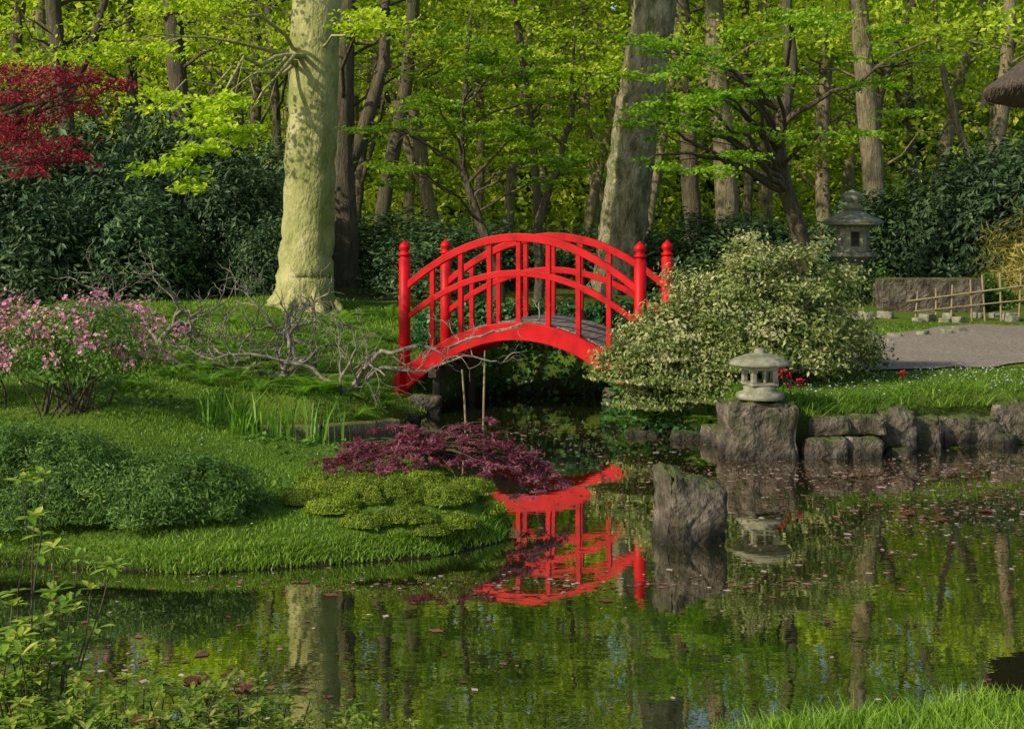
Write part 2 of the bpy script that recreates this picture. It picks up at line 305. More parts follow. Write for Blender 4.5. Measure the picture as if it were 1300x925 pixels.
def gen_crown(seed,L,W,ns,n,zlo,zhi,R):
    sp=[]
    for i in range(ns):
        z=zlo+(zhi-zlo)*rng.uniform(0,1)**1.1; a=rng.uniform(0,2*np.pi); q=R*math.sqrt(rng.uniform(.02,1))*(1-.35*(z-zlo)/(zhi-zlo))
        sp.append((q*math.cos(a),q*math.sin(a),z,rng.uniform(.8,1.5),rng.uniform(.12,.32),n))
    V,F,T_,subs=crown_geo(sp,L,W,1.0,.24); return mesh_np('crown',V,F,T_),subs
CR=[gen_crown(i,.13,.08,18,260,2.8,13.5,2.8) for i in range(4)]
CRL=[gen_crown(i,.12,.075,16,250,4.2,13.5,2.8) for i in range(2)]
wood=[
(-9.2,30,-.10,.19,'d'),(-6.2,28,-.10,.21,'d'),(-6.5,34.5,-.05,.15,'d'),(-7.0,38,-.03,.16,'g'),(-2.84,24.3,-.01,.24,'d'),(-2.9,30,-.06,.18,'d'),(-2.9,40,.03,.16,'g'),
(-1.8,36,-.06,.16,'g'),(-1.1,42,.03,.15,'g'),(-.2,38,.08,.15,'g'),(1.65,34,.05,.13,'g'),(2.6,40,-.04,.12,'g'),(3.95,30.5,-.05,.21,'d'),(4.4,29,.05,.21,'g'),
(7.2,32,-.09,.18,'g'),(6.8,26.2,-.055,.19,'g'),(10.2,34,.06,.16,'g'),(9.3,28,.03,.17,'g'),(12.8,36,-.05,.15,'g'),(-10,36,.05,.16,'d'),(-11.7,34,-.03,.15,'d'),
(.9,46,.05,.17,'g'),(-4.8,46,-.06,.18,'g'),(-13.5,42,0,.2,'g'),(5.6,43,.04,.17,'g'),(8.2,47,0,.2,'g'),(14.5,44,-.05,.2,'g'),(11.4,50,.04,.22,'g'),(-8.7,50,.05,.2,'g'),(-16,50,0,.2,'g'),(3.2,52,-.05,.2,'g'),(-1.4,54,.05,.2,'g'),(17,38,0,.2,'g'),(-15,33,0,.2,'g'),(-5.6,41,.07,.14,'g'),(-8.4,44,-.07,.15,'d'),(6.9,38,-.07,.14,'g'),(9.0,41,.06,.13,'g'),(3.6,45,.07,.15,'d'),(12,42,-.05,.15,'d'),(-3.9,35,.08,.11,'d'),(5.6,34,.09,.10,'d'),(-4.9,31,-.12,.09,'d'),(8.3,31,.1,.1,'d'),(.6,32,-.1,.09,'d'),(2.9,33,.11,.09,'g')]
for i,(x,y,ln,r,kd) in enumerate(wood):
    r*=rng.uniform(.85,1.15); b=(x,y,hz(x,y)-.1); e=empty('forest_tree',b)
    me,subs=(CR if y>31 else CRL)[i%(4 if y>31 else 2)]
    zz=np.array([0,.5,2,4,6,8,10,12,13.5]); cx=rng.normal()*.3; ph=rng.uniform(0,3); P=np.stack([zz*ln+cx*(np.sin(zz*.45+ph)-math.sin(ph)),rng.normal(size=9)*.04,zz],1)
    R=r*np.array([1.5,1.1,1,.93,.82,.7,.5,.3,.1]); mb=MB()
    tt=np.linspace(0,8,34); P2=np.stack([np.interp(tt,np.arange(9),P[:,j]) for j in range(3)],1); P2[:,0]+=np.cumsum(rng.normal(size=34))*.012; R2=np.interp(tt,np.arange(9),R)
    mb.tube(P2,R2,10,.05); add_limbs(mb,P2,R2,subs[:14],1,1.3)
    if rng.uniform()<.4:
        z0=rng.uniform(1.6,4.2); s=np.array([np.interp(z0,P2[:,2],P2[:,0]),0,z0]); sg=rng.choice([-1,1]); h=rng.uniform(4,6); rr=float(np.interp(z0,P2[:,2],R2))
        tq=np.linspace(0,1,9)[:,None]; F3=s+np.array([sg*rng.uniform(.6,1.3),rng.normal()*.4,h])*tq+np.array([sg*.35,0,0])*np.sin(tq*np.pi)+rng.normal(size=(9,3))*.03*tq; mb.tube(F3,np.linspace(rr*.62,rr*.25,9),8,.05)
    for q in range(4):
        z0=rng.uniform(2,5); a=rng.uniform(0,6.28); s=np.array([np.interp(z0,P2[:,2],P2[:,0]),0,z0]); d=np.array([math.cos(a),math.sin(a)*.5,rng.uniform(.2,.9)])*rng.uniform(.8,2)
        mb.tube(np.stack([s,s+d*.4+rng.normal(size=3)*.06,s+d*.75+rng.normal(size=3)*.1,s+d]),[.035,.025,.015,.006],5)
    ob('trunk',mb.mesh('trunk'),M_bdark if kd=='d' else M_bark,parent=e)
    c=ob('crown',me,M_lime,parent=e)
    top(e,'slender %s woodland tree with light green spring leaves'%('dark-barked' if kd=='d' else 'grey-brown'),'tree','slender trees of the wood')
def clumps(nc,per,box,R,L,W,flat=.5,up=.8,tv=.2):
    c=rng.uniform(0,1,(nc,3))*(np.array(box[1])-box[0])+box[0]; ci=np.repeat(np.arange(nc),per)
    P=c[ci]+rng.normal(size=(nc*per,3))*np.array([R,R,R*flat]); ct=rng.normal(size=nc)*tv
    return P,.5+ct[ci]+rng.normal(size=len(ci))*.16,L,W,up
V1=[];F1=[];T1=[];n=0
for args in [(700,60,((-38,54,1.5),(38,70,14)),1.1,.46,.30),(330,50,((-38,56,12),(38,70,20)),1.2,.5,.3),(200,60,((-26,40,3),(26,50,9)),.9,.24,.15),(240,60,((-24,36,1.0),(24,50,2.6)),.8,.2,.13),(150,60,((-16,32,9),(16,46,15)),1.0,.22,.14)]:
    P,t_,L_,W_,up=clumps(*args,tv=.27)
    V,F,T_=leaf_geo(P,L_,W_,up,t_); V1.append(V);F1.append(F+n);T1.append(T_);n+=len(V)
P,t_,L_,W_,up=clumps(1500,26,((-50,72,0),(50,80,16)),1.6,1.0,.75,.7,.0,tv=.25); V,F,T_=leaf_geo(P,L_,W_,np.tile(np.array([[0,-1.2,.2]]),(len(P),1)),t_-.26); V1.append(V);F1.append(F+n);T1.append(T_);n+=len(V)
o=ob('woodland_foliage',mesh_np('woodland_foliage',np.concatenate(V1),np.concatenate(F1),np.concatenate(T1)),M_far)
top(o,'distant mass of bright yellow-green beech foliage','woodland',kind='stuff')
# --- big beech
bx,by=-2.93,20.0; bz=hz(bx,by)-.1
sp=[]
for (x,y,z,r,m) in [(-3.7,17.4,3.25,.5,520),(-4.3,17.6,2.75,.38,320),(-4.0,17.3,2.55,.3,200),(-3.5,17.5,3.5,.35,420),(-4.3,17.8,3.6,.5,400),(-3.7,17.2,2.95,.35,360),(-3.4,17.6,3.05,.2,180),(-5.0,18.5,4.4,.7,400),(-4.2,18,4.9,.7,500),(-2.0,18.6,4.7,.7,420),(-2,18.2,5.6,.8,420),(-4.8,19,6,1,500)]:
    sp.append((x,y,z,r,.07,m))
for i in range(14):
    a=rng.uniform(0,6.28); q=rng.uniform(1,3.6); sp.append((bx+q*math.cos(a),by+q*math.sin(a),rng.uniform(7.5,14),rng.uniform(.8,1.4),.18,300))
eb=make_tree('beech_tree','thick smooth mossy-barked beech trunk with lime green leaves',(bx,by,bz),
 [(-.04,0,0),(.0,0,.25),(.03,0,.7),(.07,0,1.5),(.12,0,3),(.20,0,5.5),(.3,0,9),(.4,0,14)],[.47,.415,.38,.36,.35,.34,.27,.1],sp,M_lime,M_beech,.085,.055,k=28,zmin=3.6,lf=.6,ns=50,wob=.015)
mb=MB()
for a,l in [(-2.6,.7),(-1.9,.6),(-1.0,.6),(-.3,.55),(-3.1,.65)]:
    mb.tube([(.02+.3*math.cos(a),.3*math.sin(a),.45),(.38*math.cos(a),.38*math.sin(a),.22),(.52*math.cos(a),.52*math.sin(a),.1),(l*math.cos(a)*1.1,l*math.sin(a)*1.1,-.03)],[.08,.09,.07,.03],8,.05)
ob('root',mb.mesh('root'),M_beech,parent=eb)
# --- leaning big oak
bx,by=1.76,24.0; bz=hz(bx,by)-.1; sp=[]
for i in range(14):
    a=rng.uniform(0,6.28); q=rng.uniform(1,3.8); sp.append((bx+1.4+q*math.cos(a),by+.8+q*math.sin(a),rng.uniform(7,14),rng.uniform(.8,1.4),.18,280))
make_tree('oak_tree','thick leaning trunk with furrowed lichened bark',(bx,by,bz),
 [(0,0,0),(.04,0,.3),(.1,0,1),(.28,0,2.5),(.50,0,4),(.76,0,5.5),(1.2,0,9),(1.9,0,14)],[.54,.43,.40,.38,.37,.36,.26,.1],sp,M_lime,M_oak,.11,.07,k=36,ns=80,wob=.028)
def layered(cx,cy,z0,z1,rx,ry,n,r,m,rz=.05):
    sp=[]
    for i in range(n):
        z=rng.uniform(z0,z1); f=math.sqrt(max(.05,1-((z-z0)/(z1-z0)*1.1-.35)**2)); a=rng.uniform(0,6.28); q=math.sqrt(rng.uniform(0,1))*f
        sp.append((cx+rx*q*math.cos(a),cy+ry*q*math.sin(a),z,rng.uniform(.7,1.25)*r,rz,int(m*rng.uniform(.6,1.3))))
    return sp
bx,by=-.15,19.3; bz=hz(bx,by)-.05
make_tree('maple_tree','green maple with layered sprays above the bridge',(bx,by,bz),
 [(0,0,0),(-.05,0,.5),(-.15,0,1.0),(-.4,0,1.7),(-.55,0,2.3),(-.5,0,3.2),(-.4,0,4.2)],[.09,.08,.07,.055,.045,.035,.015],
 layered(-.5,19,2.45,4.7,1.7,1.1,27,.46,270),M_green,M_bdark,.07,.042,k=8,lf=.7)
bx,by=.35,20.2; bz=hz(bx,by)-.05
make_tree('maple_tree','slim green maple leaning among the trunks',(bx,by,bz),
 [(0,0,0),(.05,0,.6),(.0,0,1.3),(.25,0,2.0),(.5,0,2.8),(.55,0,4.2)],[.08,.07,.06,.05,.04,.015],
 layered(.4,20,2.7,5.2,1.0,1.0,13,.46,260),M_lime,M_bdark,.075,.045,k=8,lf=.7)
bx,by=4.45,21.5; bz=hz(bx,by)-.05
make_tree('maple_tree','dark crooked trunk with broad layered green sprays',(bx,by,bz),
 [(0,0,0),(-.05,0,.6),(-.15,0,1.3),(-.38,0,2.0),(-.42,0,2.6),(-.2,0,3.6),(-.3,0,4.6),(-.2,0,6.5)],[.17,.14,.13,.12,.11,.10,.08,.02],
 layered(3.9,20.2,3.2,5.0,2.6,1.2,23,.52,280)+layered(2.6,19.8,2.8,4.2,1.1,.6,11,.45,270)+[(1.95,20.6,4.15,.42,.05,230),(2.2,20.5,3.75,.36,.05,180),(1.75,20.7,4.75,.4,.05,200),(2.1,20.4,3.2,.3,.04,130)],M_green,M_bdark,.075,.045,k=10,rs=1.6,zmin=1.7,lf=.55)
# --- red maple
bx,by=-6.4,13.6; bz=hz(bx,by)-.05
rs_=[(-5.4,13,3.5,.6,.1,600),(-5.4,13.2,2.8,.5,.1,500),(-5.9,13.4,4,.7,.1,500),(-6.6,13.6,3.6,.7,.1,500)]
for (x,z,r,m) in [(-4.15,3.32,.32,420),(-3.85,3.36,.22,260),(-3.62,3.30,.16,140),(-4.5,3.22,.34,420),(-4.05,3.12,.26,260),(-4.45,2.98,.3,320),(-4.3,2.78,.3,340),(-4.05,2.66,.22,220),(-3.85,2.58,.13,90),(-4.6,2.62,.3,340),(-4.7,3.4,.3,300),(-4.75,2.85,.3,300),(-4.35,2.52,.18,120),(-3.8,3.16,.15,80),(-3.5,3.22,.1,50)]:
    rs_.append((x,13+rng.normal()*.15,z,r*1.08,.05,int(m*1.6)))
make_tree('red_maple_tree','crimson-leaved maple with drooping sprays',(bx,by,bz),
 [(0,0,0),(.1,0,.8),(.2,0,1.6),(.4,0,2.6),(.7,-.1,3.4)],[.12,.10,.09,.07,.03],rs_,M_redmap,M_bdark,.048,.015,k=8,up=.7,sg=.3)
# --- domes / shrubs
def dome_geo(rx,ry,rz,nc,per,cr,L,W,zmin=-.1,tj=.2,z0=0,jr=.14,outw=1.0,seed=0,cf=1.0):
    d=unit(rng.normal(size=(nc*3,3))); d=d[d[:,2]>zmin][:nc]; nc=len(d)
    bump=1+.13*np.sin(d[:,0]*4+seed)*np.sin(d[:,1]*5+seed*2)+.08*np.sin(d[:,2]*9+d[:,0]*7+seed)
    q=(1-np.abs(rng.normal(size=nc))*jr)*bump
    C=d*q[:,None]*np.array([rx,ry,rz])+np.array([0,0,z0])
    ci=np.repeat(np.arange(nc),per); P=C[ci]+rng.normal(size=(len(ci),3))*cr*np.array([1,1,cf])
    if z0>-.05: P[:,2]=np.maximum(P[:,2],.01)
    t=.5+(rng.normal(size=nc)*tj*.8)[ci]+rng.normal(size=len(ci))*tj*.8
    V,F,T_=leaf_geo(P,L,W,(d[ci]*outw+np.array([0,0,.4])),t)
    return V,F,T_,C
def merge(gs):
    Vs=[];Fs=[];Ts=[];Cs=[];n=0
    for (V,F,T_,C),off in gs:
        off=np.array(off,float); Vs.append(V+off);Fs.append(F+n);Ts.append(T_);Cs.append(C+off);n+=len(V)
    return np.concatenate(Vs),np.concatenate(Fs),np.concatenate(Ts),np.concatenate(Cs)
def stems(C,n,r=.02,spread=.12,z0=-.03):
    mb=MB()
    for i in range(n):
        c=C[rng.integers(0,len(C))]*.92; s=np.array([rng.normal()*spread,rng.normal()*spread,z0]); mid=(s+c)/2+np.array([0,0,.1])*np.linalg.norm(c)+rng.normal(size=3)*.06*np.linalg.norm(c)
        tt=np.linspace(0,1,6)[:,None]; P=(1-tt)**2*s+2*tt*(1-tt)*mid+tt**2*c; mb.tube(P,np.linspace(r*rng.uniform(.6,1.2),.004,6),5)
    return mb
def shrub(name,label,cat,loc,geo,lm,bm=None,ns=14,r=.02,group=None,spread=.12,fol='foliage'):
    V,F,T_,C=geo; e=empty(name,loc)
    ob(fol,mesh_np(fol,V,F,T_),lm,parent=e); mb=stems(C,ns,r,spread); ob('stem',mb.mesh('stem'),bm or M_bdark,parent=e)
    top(e,label,cat,group); return e,C
RG=[dome_geo(1.5,1.3,2.4,400,22,.14,.15,.055,seed=i,z0=0,zmin=-.0,jr=.22,tj=.28) for i in range(3)]
RM=[(mesh_np('foliage',*g_[:3]),stems(g_[3],12,.05,.3).mesh('stem')) for g_ in RG]
rh=[(-8.2,22,1,1.3),(-6.6,22.6,1,1.22),(-5.2,22.8,.9,1.2),(-4.3,22.0,.7,.85),(-7.2,20.6,.8,.9),(-5.7,20.9,.75,.72),(-9.8,21.5,1,1.3),(-4.2,24.8,.9,1.0),(-3.8,21.4,.42,.5),
(-1.3,23.5,.85,.52),(-.2,25,.9,.45),(1.0,27,.9,.45),(-2.2,26.5,.9,.55),(3.3,24.6,.9,.55),(4.5,25.6,.9,.55),(6.3,25.4,.8,.7),(7.6,24.6,.9,.98),(8.8,23.9,1,1.12),(10.3,23.8,1,1.2),(9.2,26.5,1,1.1),(-7.5,27,1,.9),(-10,26,1,1.1),(11.5,25.5,1,1.1),(-12,24,1,1.1)]
for i,(x,y,s,sz) in enumerate(rh):
    e=empty('rhododendron_bush',(x,y,hz(x,y)-.05)); e.rotation_euler[2]=rng.uniform(0,6.28); e.scale=(s,s,sz)
    a,b=RM[i%3]; ob('foliage',a,M_dark,parent=e); ob('stem',b,M_bdark,parent=e)
    top(e,'dense dark green rhododendron bush under the trees','bush','dark evergreen bushes')
shrub('bamboo_shrub','yellowish bamboo shrub beside the stone basin','shrub',(7.9,22,hz(7.9,22)),dome_geo(.6,.6,1.25,120,20,.12,.16,.022,z0=.1,jr=.3),M_yel,M_bamb,20,.012)
for (x,y,s,z) in [(5.15,21.4,.42,.5),(5.6,21.5,.3,.35),(4.7,21.3,.4,.35),(7.1,21.3,.4,.4)]:
    V,F,T_,C=dome_geo(s,s*.7,z,120,30,.06,.06,.035,seed=x); o=ob('box_bush',mesh_np('box_bush',V,F,T_),M_mid,loc=(x,y,hz(x,y)-.03)); top(o,'small rounded green bush at the foot of the lantern','bush','small bushes by the lantern')
# cream pieris
kw=dict(tj=.28,cf=.55)
g1=dome_geo(1.03,.72,1.0,520,58,.075,.050,.022,z0=.38,jr=.2,seed=2,zmin=-.30,**kw)
g2=dome_geo(.55,.45,.55,190,58,.07,.050,.022,z0=0,jr=.22,seed=5,zmin=-.5,**kw)
g3=dome_geo(.48,.40,.42,170,58,.07,.050,.022,z0=0,jr=.22,seed=9,zmin=-.7,**kw)
g4=dome_geo(.40,.32,.30,100,52,.07,.050,.022,z0=0,jr=.22,seed=3,zmin=-.7,**kw)
shrub('pieris_shrub','large rounded shrub covered in creamy white-green new growth','shrub',(2.48,13.95,hz(2.48,13.95)),merge([(g1,(.06,0,0)),(g2,(-.92,-.15,.25)),(g3,(-1.16,-.32,.05)),(g4,(-.80,-.38,.0)),(g4,(-1.05,-.32,-.20)),(g4,(-.35,-.35,.16)),(g4,(.15,-.3,.22)),(g4,(-.6,-.45,-.12))]),M_cream,M_bark,50,.026,spread=.2)
# juniper
kj=dict(cr=.036,L=.034,W=.0075,jr=.14,zmin=-.02,tj=.24)
e,C=shrub('juniper_shrub','low spreading mid-green juniper mound','shrub',(-3.0,9.0,hz(-3.0,9.0)),merge([(dome_geo(.85,.66,.47,760,70,seed=1,**kj),(0,0,0)),(dome_geo(.58,.46,.33,430,70,seed=3,**kj),(.85,-.12,0)),(dome_geo(.5,.4,.3,260,66,seed=7,**kj),(-.5,.45,.12))]),M_jun,M_bdark,10)
# pink azaleas
def azalea(ax,ay,s,seed,lab,zz):
    e=empty('azalea_shrub',(ax,ay,hz(ax,ay)-.02))
    V,F,T_,C=dome_geo(.82*s,.6*s,.52,300,22,.05,.042,.018,z0=zz,jr=.3,seed=seed,zmin=-.35,cf=.6)
    ob('foliage',mesh_np('foliage',V,F,T_),M_mid,parent=e)
    V,F,T_,C2=dome_geo(.84*s,.62*s,.55,230,7,.032,.036,.030,z0=zz+.02,jr=.16,seed=seed,zmin=-.1); ob('blossom',mesh_np('blossom',V,F,T_),M_pink,parent=e)
    ob('stem',stems(C,26,.013,.14).mesh('stem'),M_bdark,parent=e); top(e,lab,'shrub')
azalea(-3.6,11.6,1,4,'azalea with pink blossoms on thin dark stems',.46)
azalea(-4.75,12.3,.8,6,'azalea with pink blossoms beside another azalea',.5)
# weeping purple maple
bx,by=-.60,9.85; bz=hz(bx,by); e=empty('weeping_maple',(bx,by,bz)); Vs=[];Fs=[];Ts=[];n=0; mb=MB()
mb.tube([(0,0,-.03),(.02,0,.08),(-.03,.02,.18),(.02,0,.26)],[.035,.03,.025,.018],8)
for i in range(115):
    a=rng.uniform(0,6.28); q=math.sqrt(rng.uniform(.0,1)); zc=.33-.28*q**2+rng.normal()*.025+.04*math.sin(a*3)
    c=np.array([q*.82*math.cos(a)+.10,q*.54*math.sin(a),zc]); 
    c[2]=max(c[2],-bz+.06 if c[0]>.4 else .04)
    if c[0]>.4: c[2]-=.10*(c[0]-.4)/.4
    P,t_,sc=spray_pts(.13,.12,.016,115); P[:,2]-=.3*((P[:,0]**2+P[:,1]**2)); P+=c; P[:,2]=np.maximum(P[:,2],-bz+.015)
    V,F,T_=leaf_geo(P,.046,.011,1.3,t_+rng.normal()*.15); Vs.append(V);Fs.append(F+n);Ts.append(T_);n+=len(V)
    if i<80:
        s=np.array([.0,0,.20]); mid=(s+c)/2+np.array([0,0,.10]); tt=np.linspace(0,1,6)[:,None]; mb.tube((1-tt)**2*s+2*tt*(1-tt)*mid+tt**2*c,np.linspace(.009,.002,6),4)
ob('crown',mesh_np('crown',np.concatenate(Vs),np.concatenate(Fs),np.concatenate(Ts)),M_purp,parent=e); ob('trunk',mb.mesh('trunk'),M_bdark,parent=e)
top(e,'low weeping maple with feathery purple-red leaves over the water','tree')
# moss cushions
for i,(x,y,rx,ry,rz) in enumerate([(-.78,9.08,.24,.18,.13),(-.42,9.06,.18,.16,.11),(-1.02,9.3,.20,.18,.12),(-.28,9.3,.15,.15,.09),(-.66,8.74,.18,.13,.09),(-1.12,8.92,.16,.13,.08),(-.35,8.82,.13,.11,.07),(-.9,8.66,.13,.1,.06),(-1.25,9.5,.2,.18,.12),(-.58,9.28,.2,.16,.12),(-.15,9.22,.09,.12,.06),(-1.35,9.12,.13,.12,.07),(-.5,8.66,.1,.08,.05),(-.98,9.12,.12,.1,.12)]):
    V,F,T_,C=dome_geo(rx,ry,rz*.9,230,56,.012,.012,.005,seed=x*9,jr=.04,zmin=0,tj=.24); o=ob('moss_cushion',mesh_np('moss_cushion',V,F,T_),M_moss,loc=(x,y,hz(x,y)))
    top(o,'rounded bright green moss cushion by the water','moss','moss cushions on the bank')
# ferns
def fern_mesh(nf=11,Ln=.45):
    Vs=[];Fs=[];Ts=[];n=0
    for i in range(nf):
        a=i*2*np.pi/nf+rng.normal()*.2; l=Ln*rng.uniform(.75,1.1); el=rng.uniform(.7,1.2); m=18
        t=np.linspace(0,1,m); r=l*(t*math.cos(el)+.35*t**2); z=l*(t*math.sin(el)-.55*t**2); P=np.stack([r*math.cos(a),r*math.sin(a),z],1); side=np.array([-math.sin(a),math.cos(a),0])
        T=unit(np.gradient(P,axis=0))
        for sg in(-1,1):
            w=l*.24*np.sin(np.pi*(.12+.86*t))**.8
            b0=P; tip=P+sg*side*w[:,None]+T*w[:,None]*.35-np.array([0,0,.1])*w[:,None]; hw=l/m*.42
            V=np.stack([b0-T*hw,tip*.5+b0*.5+T*hw*.2-T*hw*.9,tip,b0*.5+tip*.5+T*hw],1).reshape(-1,3); F=np.arange(m*4).reshape(m,4)
            Vs.append(V);Fs.append(F+n);Ts.append(np.full(len(V),rng.uniform(.2,.9)));n+=len(V)
    return mesh_np('fern',np.concatenate(Vs),np.concatenate(Fs),np.concatenate(Ts))
FM=[fern_mesh() for i in range(3)]
fl=[(-1.3,14.15,.9),(-1.6,13.9,1),(-1.25,13.95,.8),(-1.95,13.8,1),(-1.65,14.4,1.2),(-2.3,14.0,.9),(-1.9,14.4,1.1),(-2.7,13.9,.9),(-2.2,14.6,1.1),(-2.55,14.5,1),(-.55,16.6,1),(-.3,17.0,1.1),(-.75,16.9,1),(2.15,13.1,.7),(2.05,13.3,.6),(-3.1,14.1,.8),(-2.1,15.2,1),(-2.9,17.5,1.2),(-2.3,18.2,1.3),(-1.6,18.5,1.3),(-3.6,18,1.2),(-4.3,18.6,1.3),(-1.1,18.0,1.2),(-5,18.3,1.2),(-.5,18.3,1.1),(2.98,12.42,.5),(3.95,12.85,.5),(4.5,13.02,.5),(-1.75,16.2,1),(-1.5,17,1.1),(-2.2,16.6,1),(-3.4,15.2,.9),(-3.8,14.6,.9),(-3.3,13.6,.8),(1.6,13.5,.8),(1.3,13.55,.7),(1.8,13.35,.7),(1.95,13.2,.6),(1.1,13.85,.7),(-2.9,13.5,.8),(-2.4,13.55,.7),(-1.5,13.6,.7),(-2.0,13.5,.6),(-3.5,12.9,.7),(-2.85,14.8,1),(-3.4,14.2,.9),(-2.6,15.4,1),(-3.1,15.8,1),(-1.85,13.75,.9),(2.2,12.95,.6),(2.5,12.9,.5)]
for i,(x,y,s) in enumerate(fl):
    o=ob('fern_plant',FM[i%3],M_fern,loc=(x,y,hz(x,y)-.01)); o.rotation_euler[2]=rng.uniform(0,6); o.scale=(s,)*3
    top(o,'fresh green fern with arching fronds','fern','ferns on the banks')
def blades(P,h,w,lean=.35,tint=None):
    n=len(P); a=rng.uniform(0,6.28,n)
    pt=np.sin(P[:,0]*2.1+1.7*np.sin(P[:,1]*1.3))*np.sin(P[:,1]*1.9+P[:,0]*.7)+.5*np.sin(P[:,0]*7+P[:,1]*3)*np.sin(P[:,1]*6-P[:,0]*2)
    hh=h*rng.uniform(.4,1.25,n)*(1+.3*pt); s=np.stack([np.cos(a),np.sin(a),np.zeros(n)],1)*w/2
    ln=rng.normal(size=(n,2))*lean*hh[:,None]
    m=P+np.stack([ln[:,0]*.35,ln[:,1]*.35,hh*.6],1); t=P+np.stack([ln[:,0],ln[:,1],hh],1)
    V=np.stack([P-s,P+s,m+s*.8,t,m-s*.8],1).reshape(-1,3); b=np.arange(n)*5
    F=np.concatenate([np.stack([b,b+1,b+2,b+4],1),np.stack([b+4,b+2,b+3,b+3],1)])
    T_=np.repeat(np.clip(rng.normal(.45,.24,n)+.2*pt,0,1),5)
    return V,F,T_
def blades_mesh(name,P,h,w,lean,mat,**kw):
    V,F,T_=blades(P,h,w,lean,**kw)
    q=F[:len(F)//2]; t=F[len(F)//2:][:,:3]
    me=bpy.data.meshes.new(name); nq,nt_=len(q),len(t)
    me.vertices.add(len(V)); me.vertices.foreach_set('co',V.astype(np.float32).ravel())
    me.loops.add(nq*4+nt_*3); me.loops.foreach_set('vertex_index',np.concatenate([q.ravel(),t.ravel()]).astype(np.int32))
    me.polygons.add(nq+nt_); me.polygons.foreach_set('loop_start',np.concatenate([np.arange(nq)*4,nq*4+np.arange(nt_)*3]).astype(np.int32))
    me.update(calc_edges=True); a=me.attributes.new('tint','FLOAT','POINT'); a.data.foreach_set('value',T_.astype(np.float32))
    me.materials.append(mat); return me
for (x,y) in [(-2.3,11.95),(-2.05,11.6),(-1.75,11.35),(-2.45,11.9),(-1.5,11.2),(-2.55,12.3),(-2.2,11.5),(-1.9,11.55)]:
    n=22; P=np.stack([rng.normal(size=n)*.09,rng.normal(size=n)*.08,np.zeros(n)-.03],1)
    o=ob('iris_plant',blades_mesh('iris_plant',P,.36,.02,.2,M_fern),loc=(x,y,hz(x,y))); top(o,'clump of upright green iris leaves at the pond edge','plant','iris clumps at the pond edge')
def scatter(n,x0,x1,y0,y1,cond):
    x=rng.uniform(x0,x1,n); y=rng.uniform(y0,y1,n); d=sd(x,y); k=cond(x,y,d); x,y,d=x[k],y[k],d[k]
    return np.stack([x,y,height(x,y,d)-.005],1)
def thin(x,y): return (np.sin(x*3.1+2*np.sin(y*1.7))*np.sin(y*2.9+x)+rng.normal(size=len(x))*.5)>-.6
Ps=scatter(125000,-5.5,.1,8.0,13.4,lambda x,y,d:(d>.03)&thin(x,y)&(((x+.7)**2*.6+(y-9.05)**2)>.17))
o=ob('lawn_grass',blades_mesh('lawn_grass',Ps,.027,.0065,.6,M_grass)); top(o,'short green grass of the lawn by the pond','grass',kind='stuff')
Ps=scatter(60000,-8,1,13.3,21,lambda x,y,d:(d>.03)&thin(x,y))
o=ob('lawn_grass',blades_mesh('lawn_grass',Ps,.045,.012,.5,M_grass)); top(o,'green grass under the trees','grass',kind='stuff')
Ps=scatter(70000,1.9,8,12.3,19.5,lambda x,y,d:(d>.12)&(path_dist(x,y)>.0)&((y<16)|thin(x,y)))
o=ob('lawn_grass',blades_mesh('lawn_grass',Ps,.032,.009,.6,M_grass)); top(o,'short grass between the stone edge and the path','grass',kind='stuff')
Ps=scatter(26000,2.2,8,12.1,14.2,lambda x,y,d:(d>.02)&(d<.36)&(np.sin(x*5+np.sin(x*13))>-.6))
Ps[:,2]=np.maximum(Ps[:,2],.34)
o=ob('tuft_grass',blades_mesh('tuft_grass',Ps,.13,.008,1.1,M_grass)); top(o,'long grass tufts spilling over the stone wall','grass',kind='stuff')
Ps=scatter(60000,-.4,4.5,4.0,7.2,lambda x,y,d:(d>.0)&(y<6.2+.35*np.maximum(x,0)))
o=ob('bank_grass',blades_mesh('bank_grass',Ps,.08,.006,.5,M_grass)); top(o,'long grass blades on the near bank','grass',kind='stuff')
Ps=scatter(50000,-3.5,.1,7.9,9.6,lambda x,y,d:(d>.0)&(d<.14))
o=ob('bank_grass',blades_mesh('bank_grass',Ps,.042,.007,.7,M_grass)); top(o,'overhanging grass fringe along the pond','grass',kind='stuff')
Ps=scatter(14000,-5,1,8.3,18.5,lambda x,y,d:(d>.1)&((np.sin(x*2.3+y)*np.sin(y*1.7-x*.6)+.4*np.sin(x*7)*np.sin(y*6))>.3)); Ps[:,2]+=rng.uniform(.01,.06,len(Ps))
V,F,T_=leaf_geo(Ps,.05,.032,1.5); o=ob('ground_cover',mesh_np('ground_cover',V,F,T_),M_mid); top(o,'low broad-leaved ground cover in patches on the lawn','ground cover',kind='stuff')
def simple_mat(name,c,rough=.6):
    return rough_mat(name,[(.3,tuple(v*.8 for v in c)),(.7,c)],12,bump=.05,rough=rough)
M_white=simple_mat('petal_white',(.8,.8,.76)); M_petal=leaf_mat('petal_mix',[(.12,.04,.03),(.28,.12,.08),(.7,.55,.48)],.1)
M_redf=simple_mat('petal_red',(.6,.01,.03))
Ps=scatter(2200,2.3,8,12.6,14.9,lambda x,y,d:(d>.1)&(path_dist(x,y)>.05)); Ps[:,2]+=.04
V,F,T_=leaf_geo(Ps,.017,.017,2.5); o=ob('daisy_flowers',mesh_np('daisy_flowers',V,F,T_),M_white); top(o,'tiny white daisies scattered in the lawn','flowers',kind='stuff')
Ps=scatter(500,-4.5,-.2,8.3,12.5,lambda x,y,d:(d>.05)); Ps[:,2]+=.03
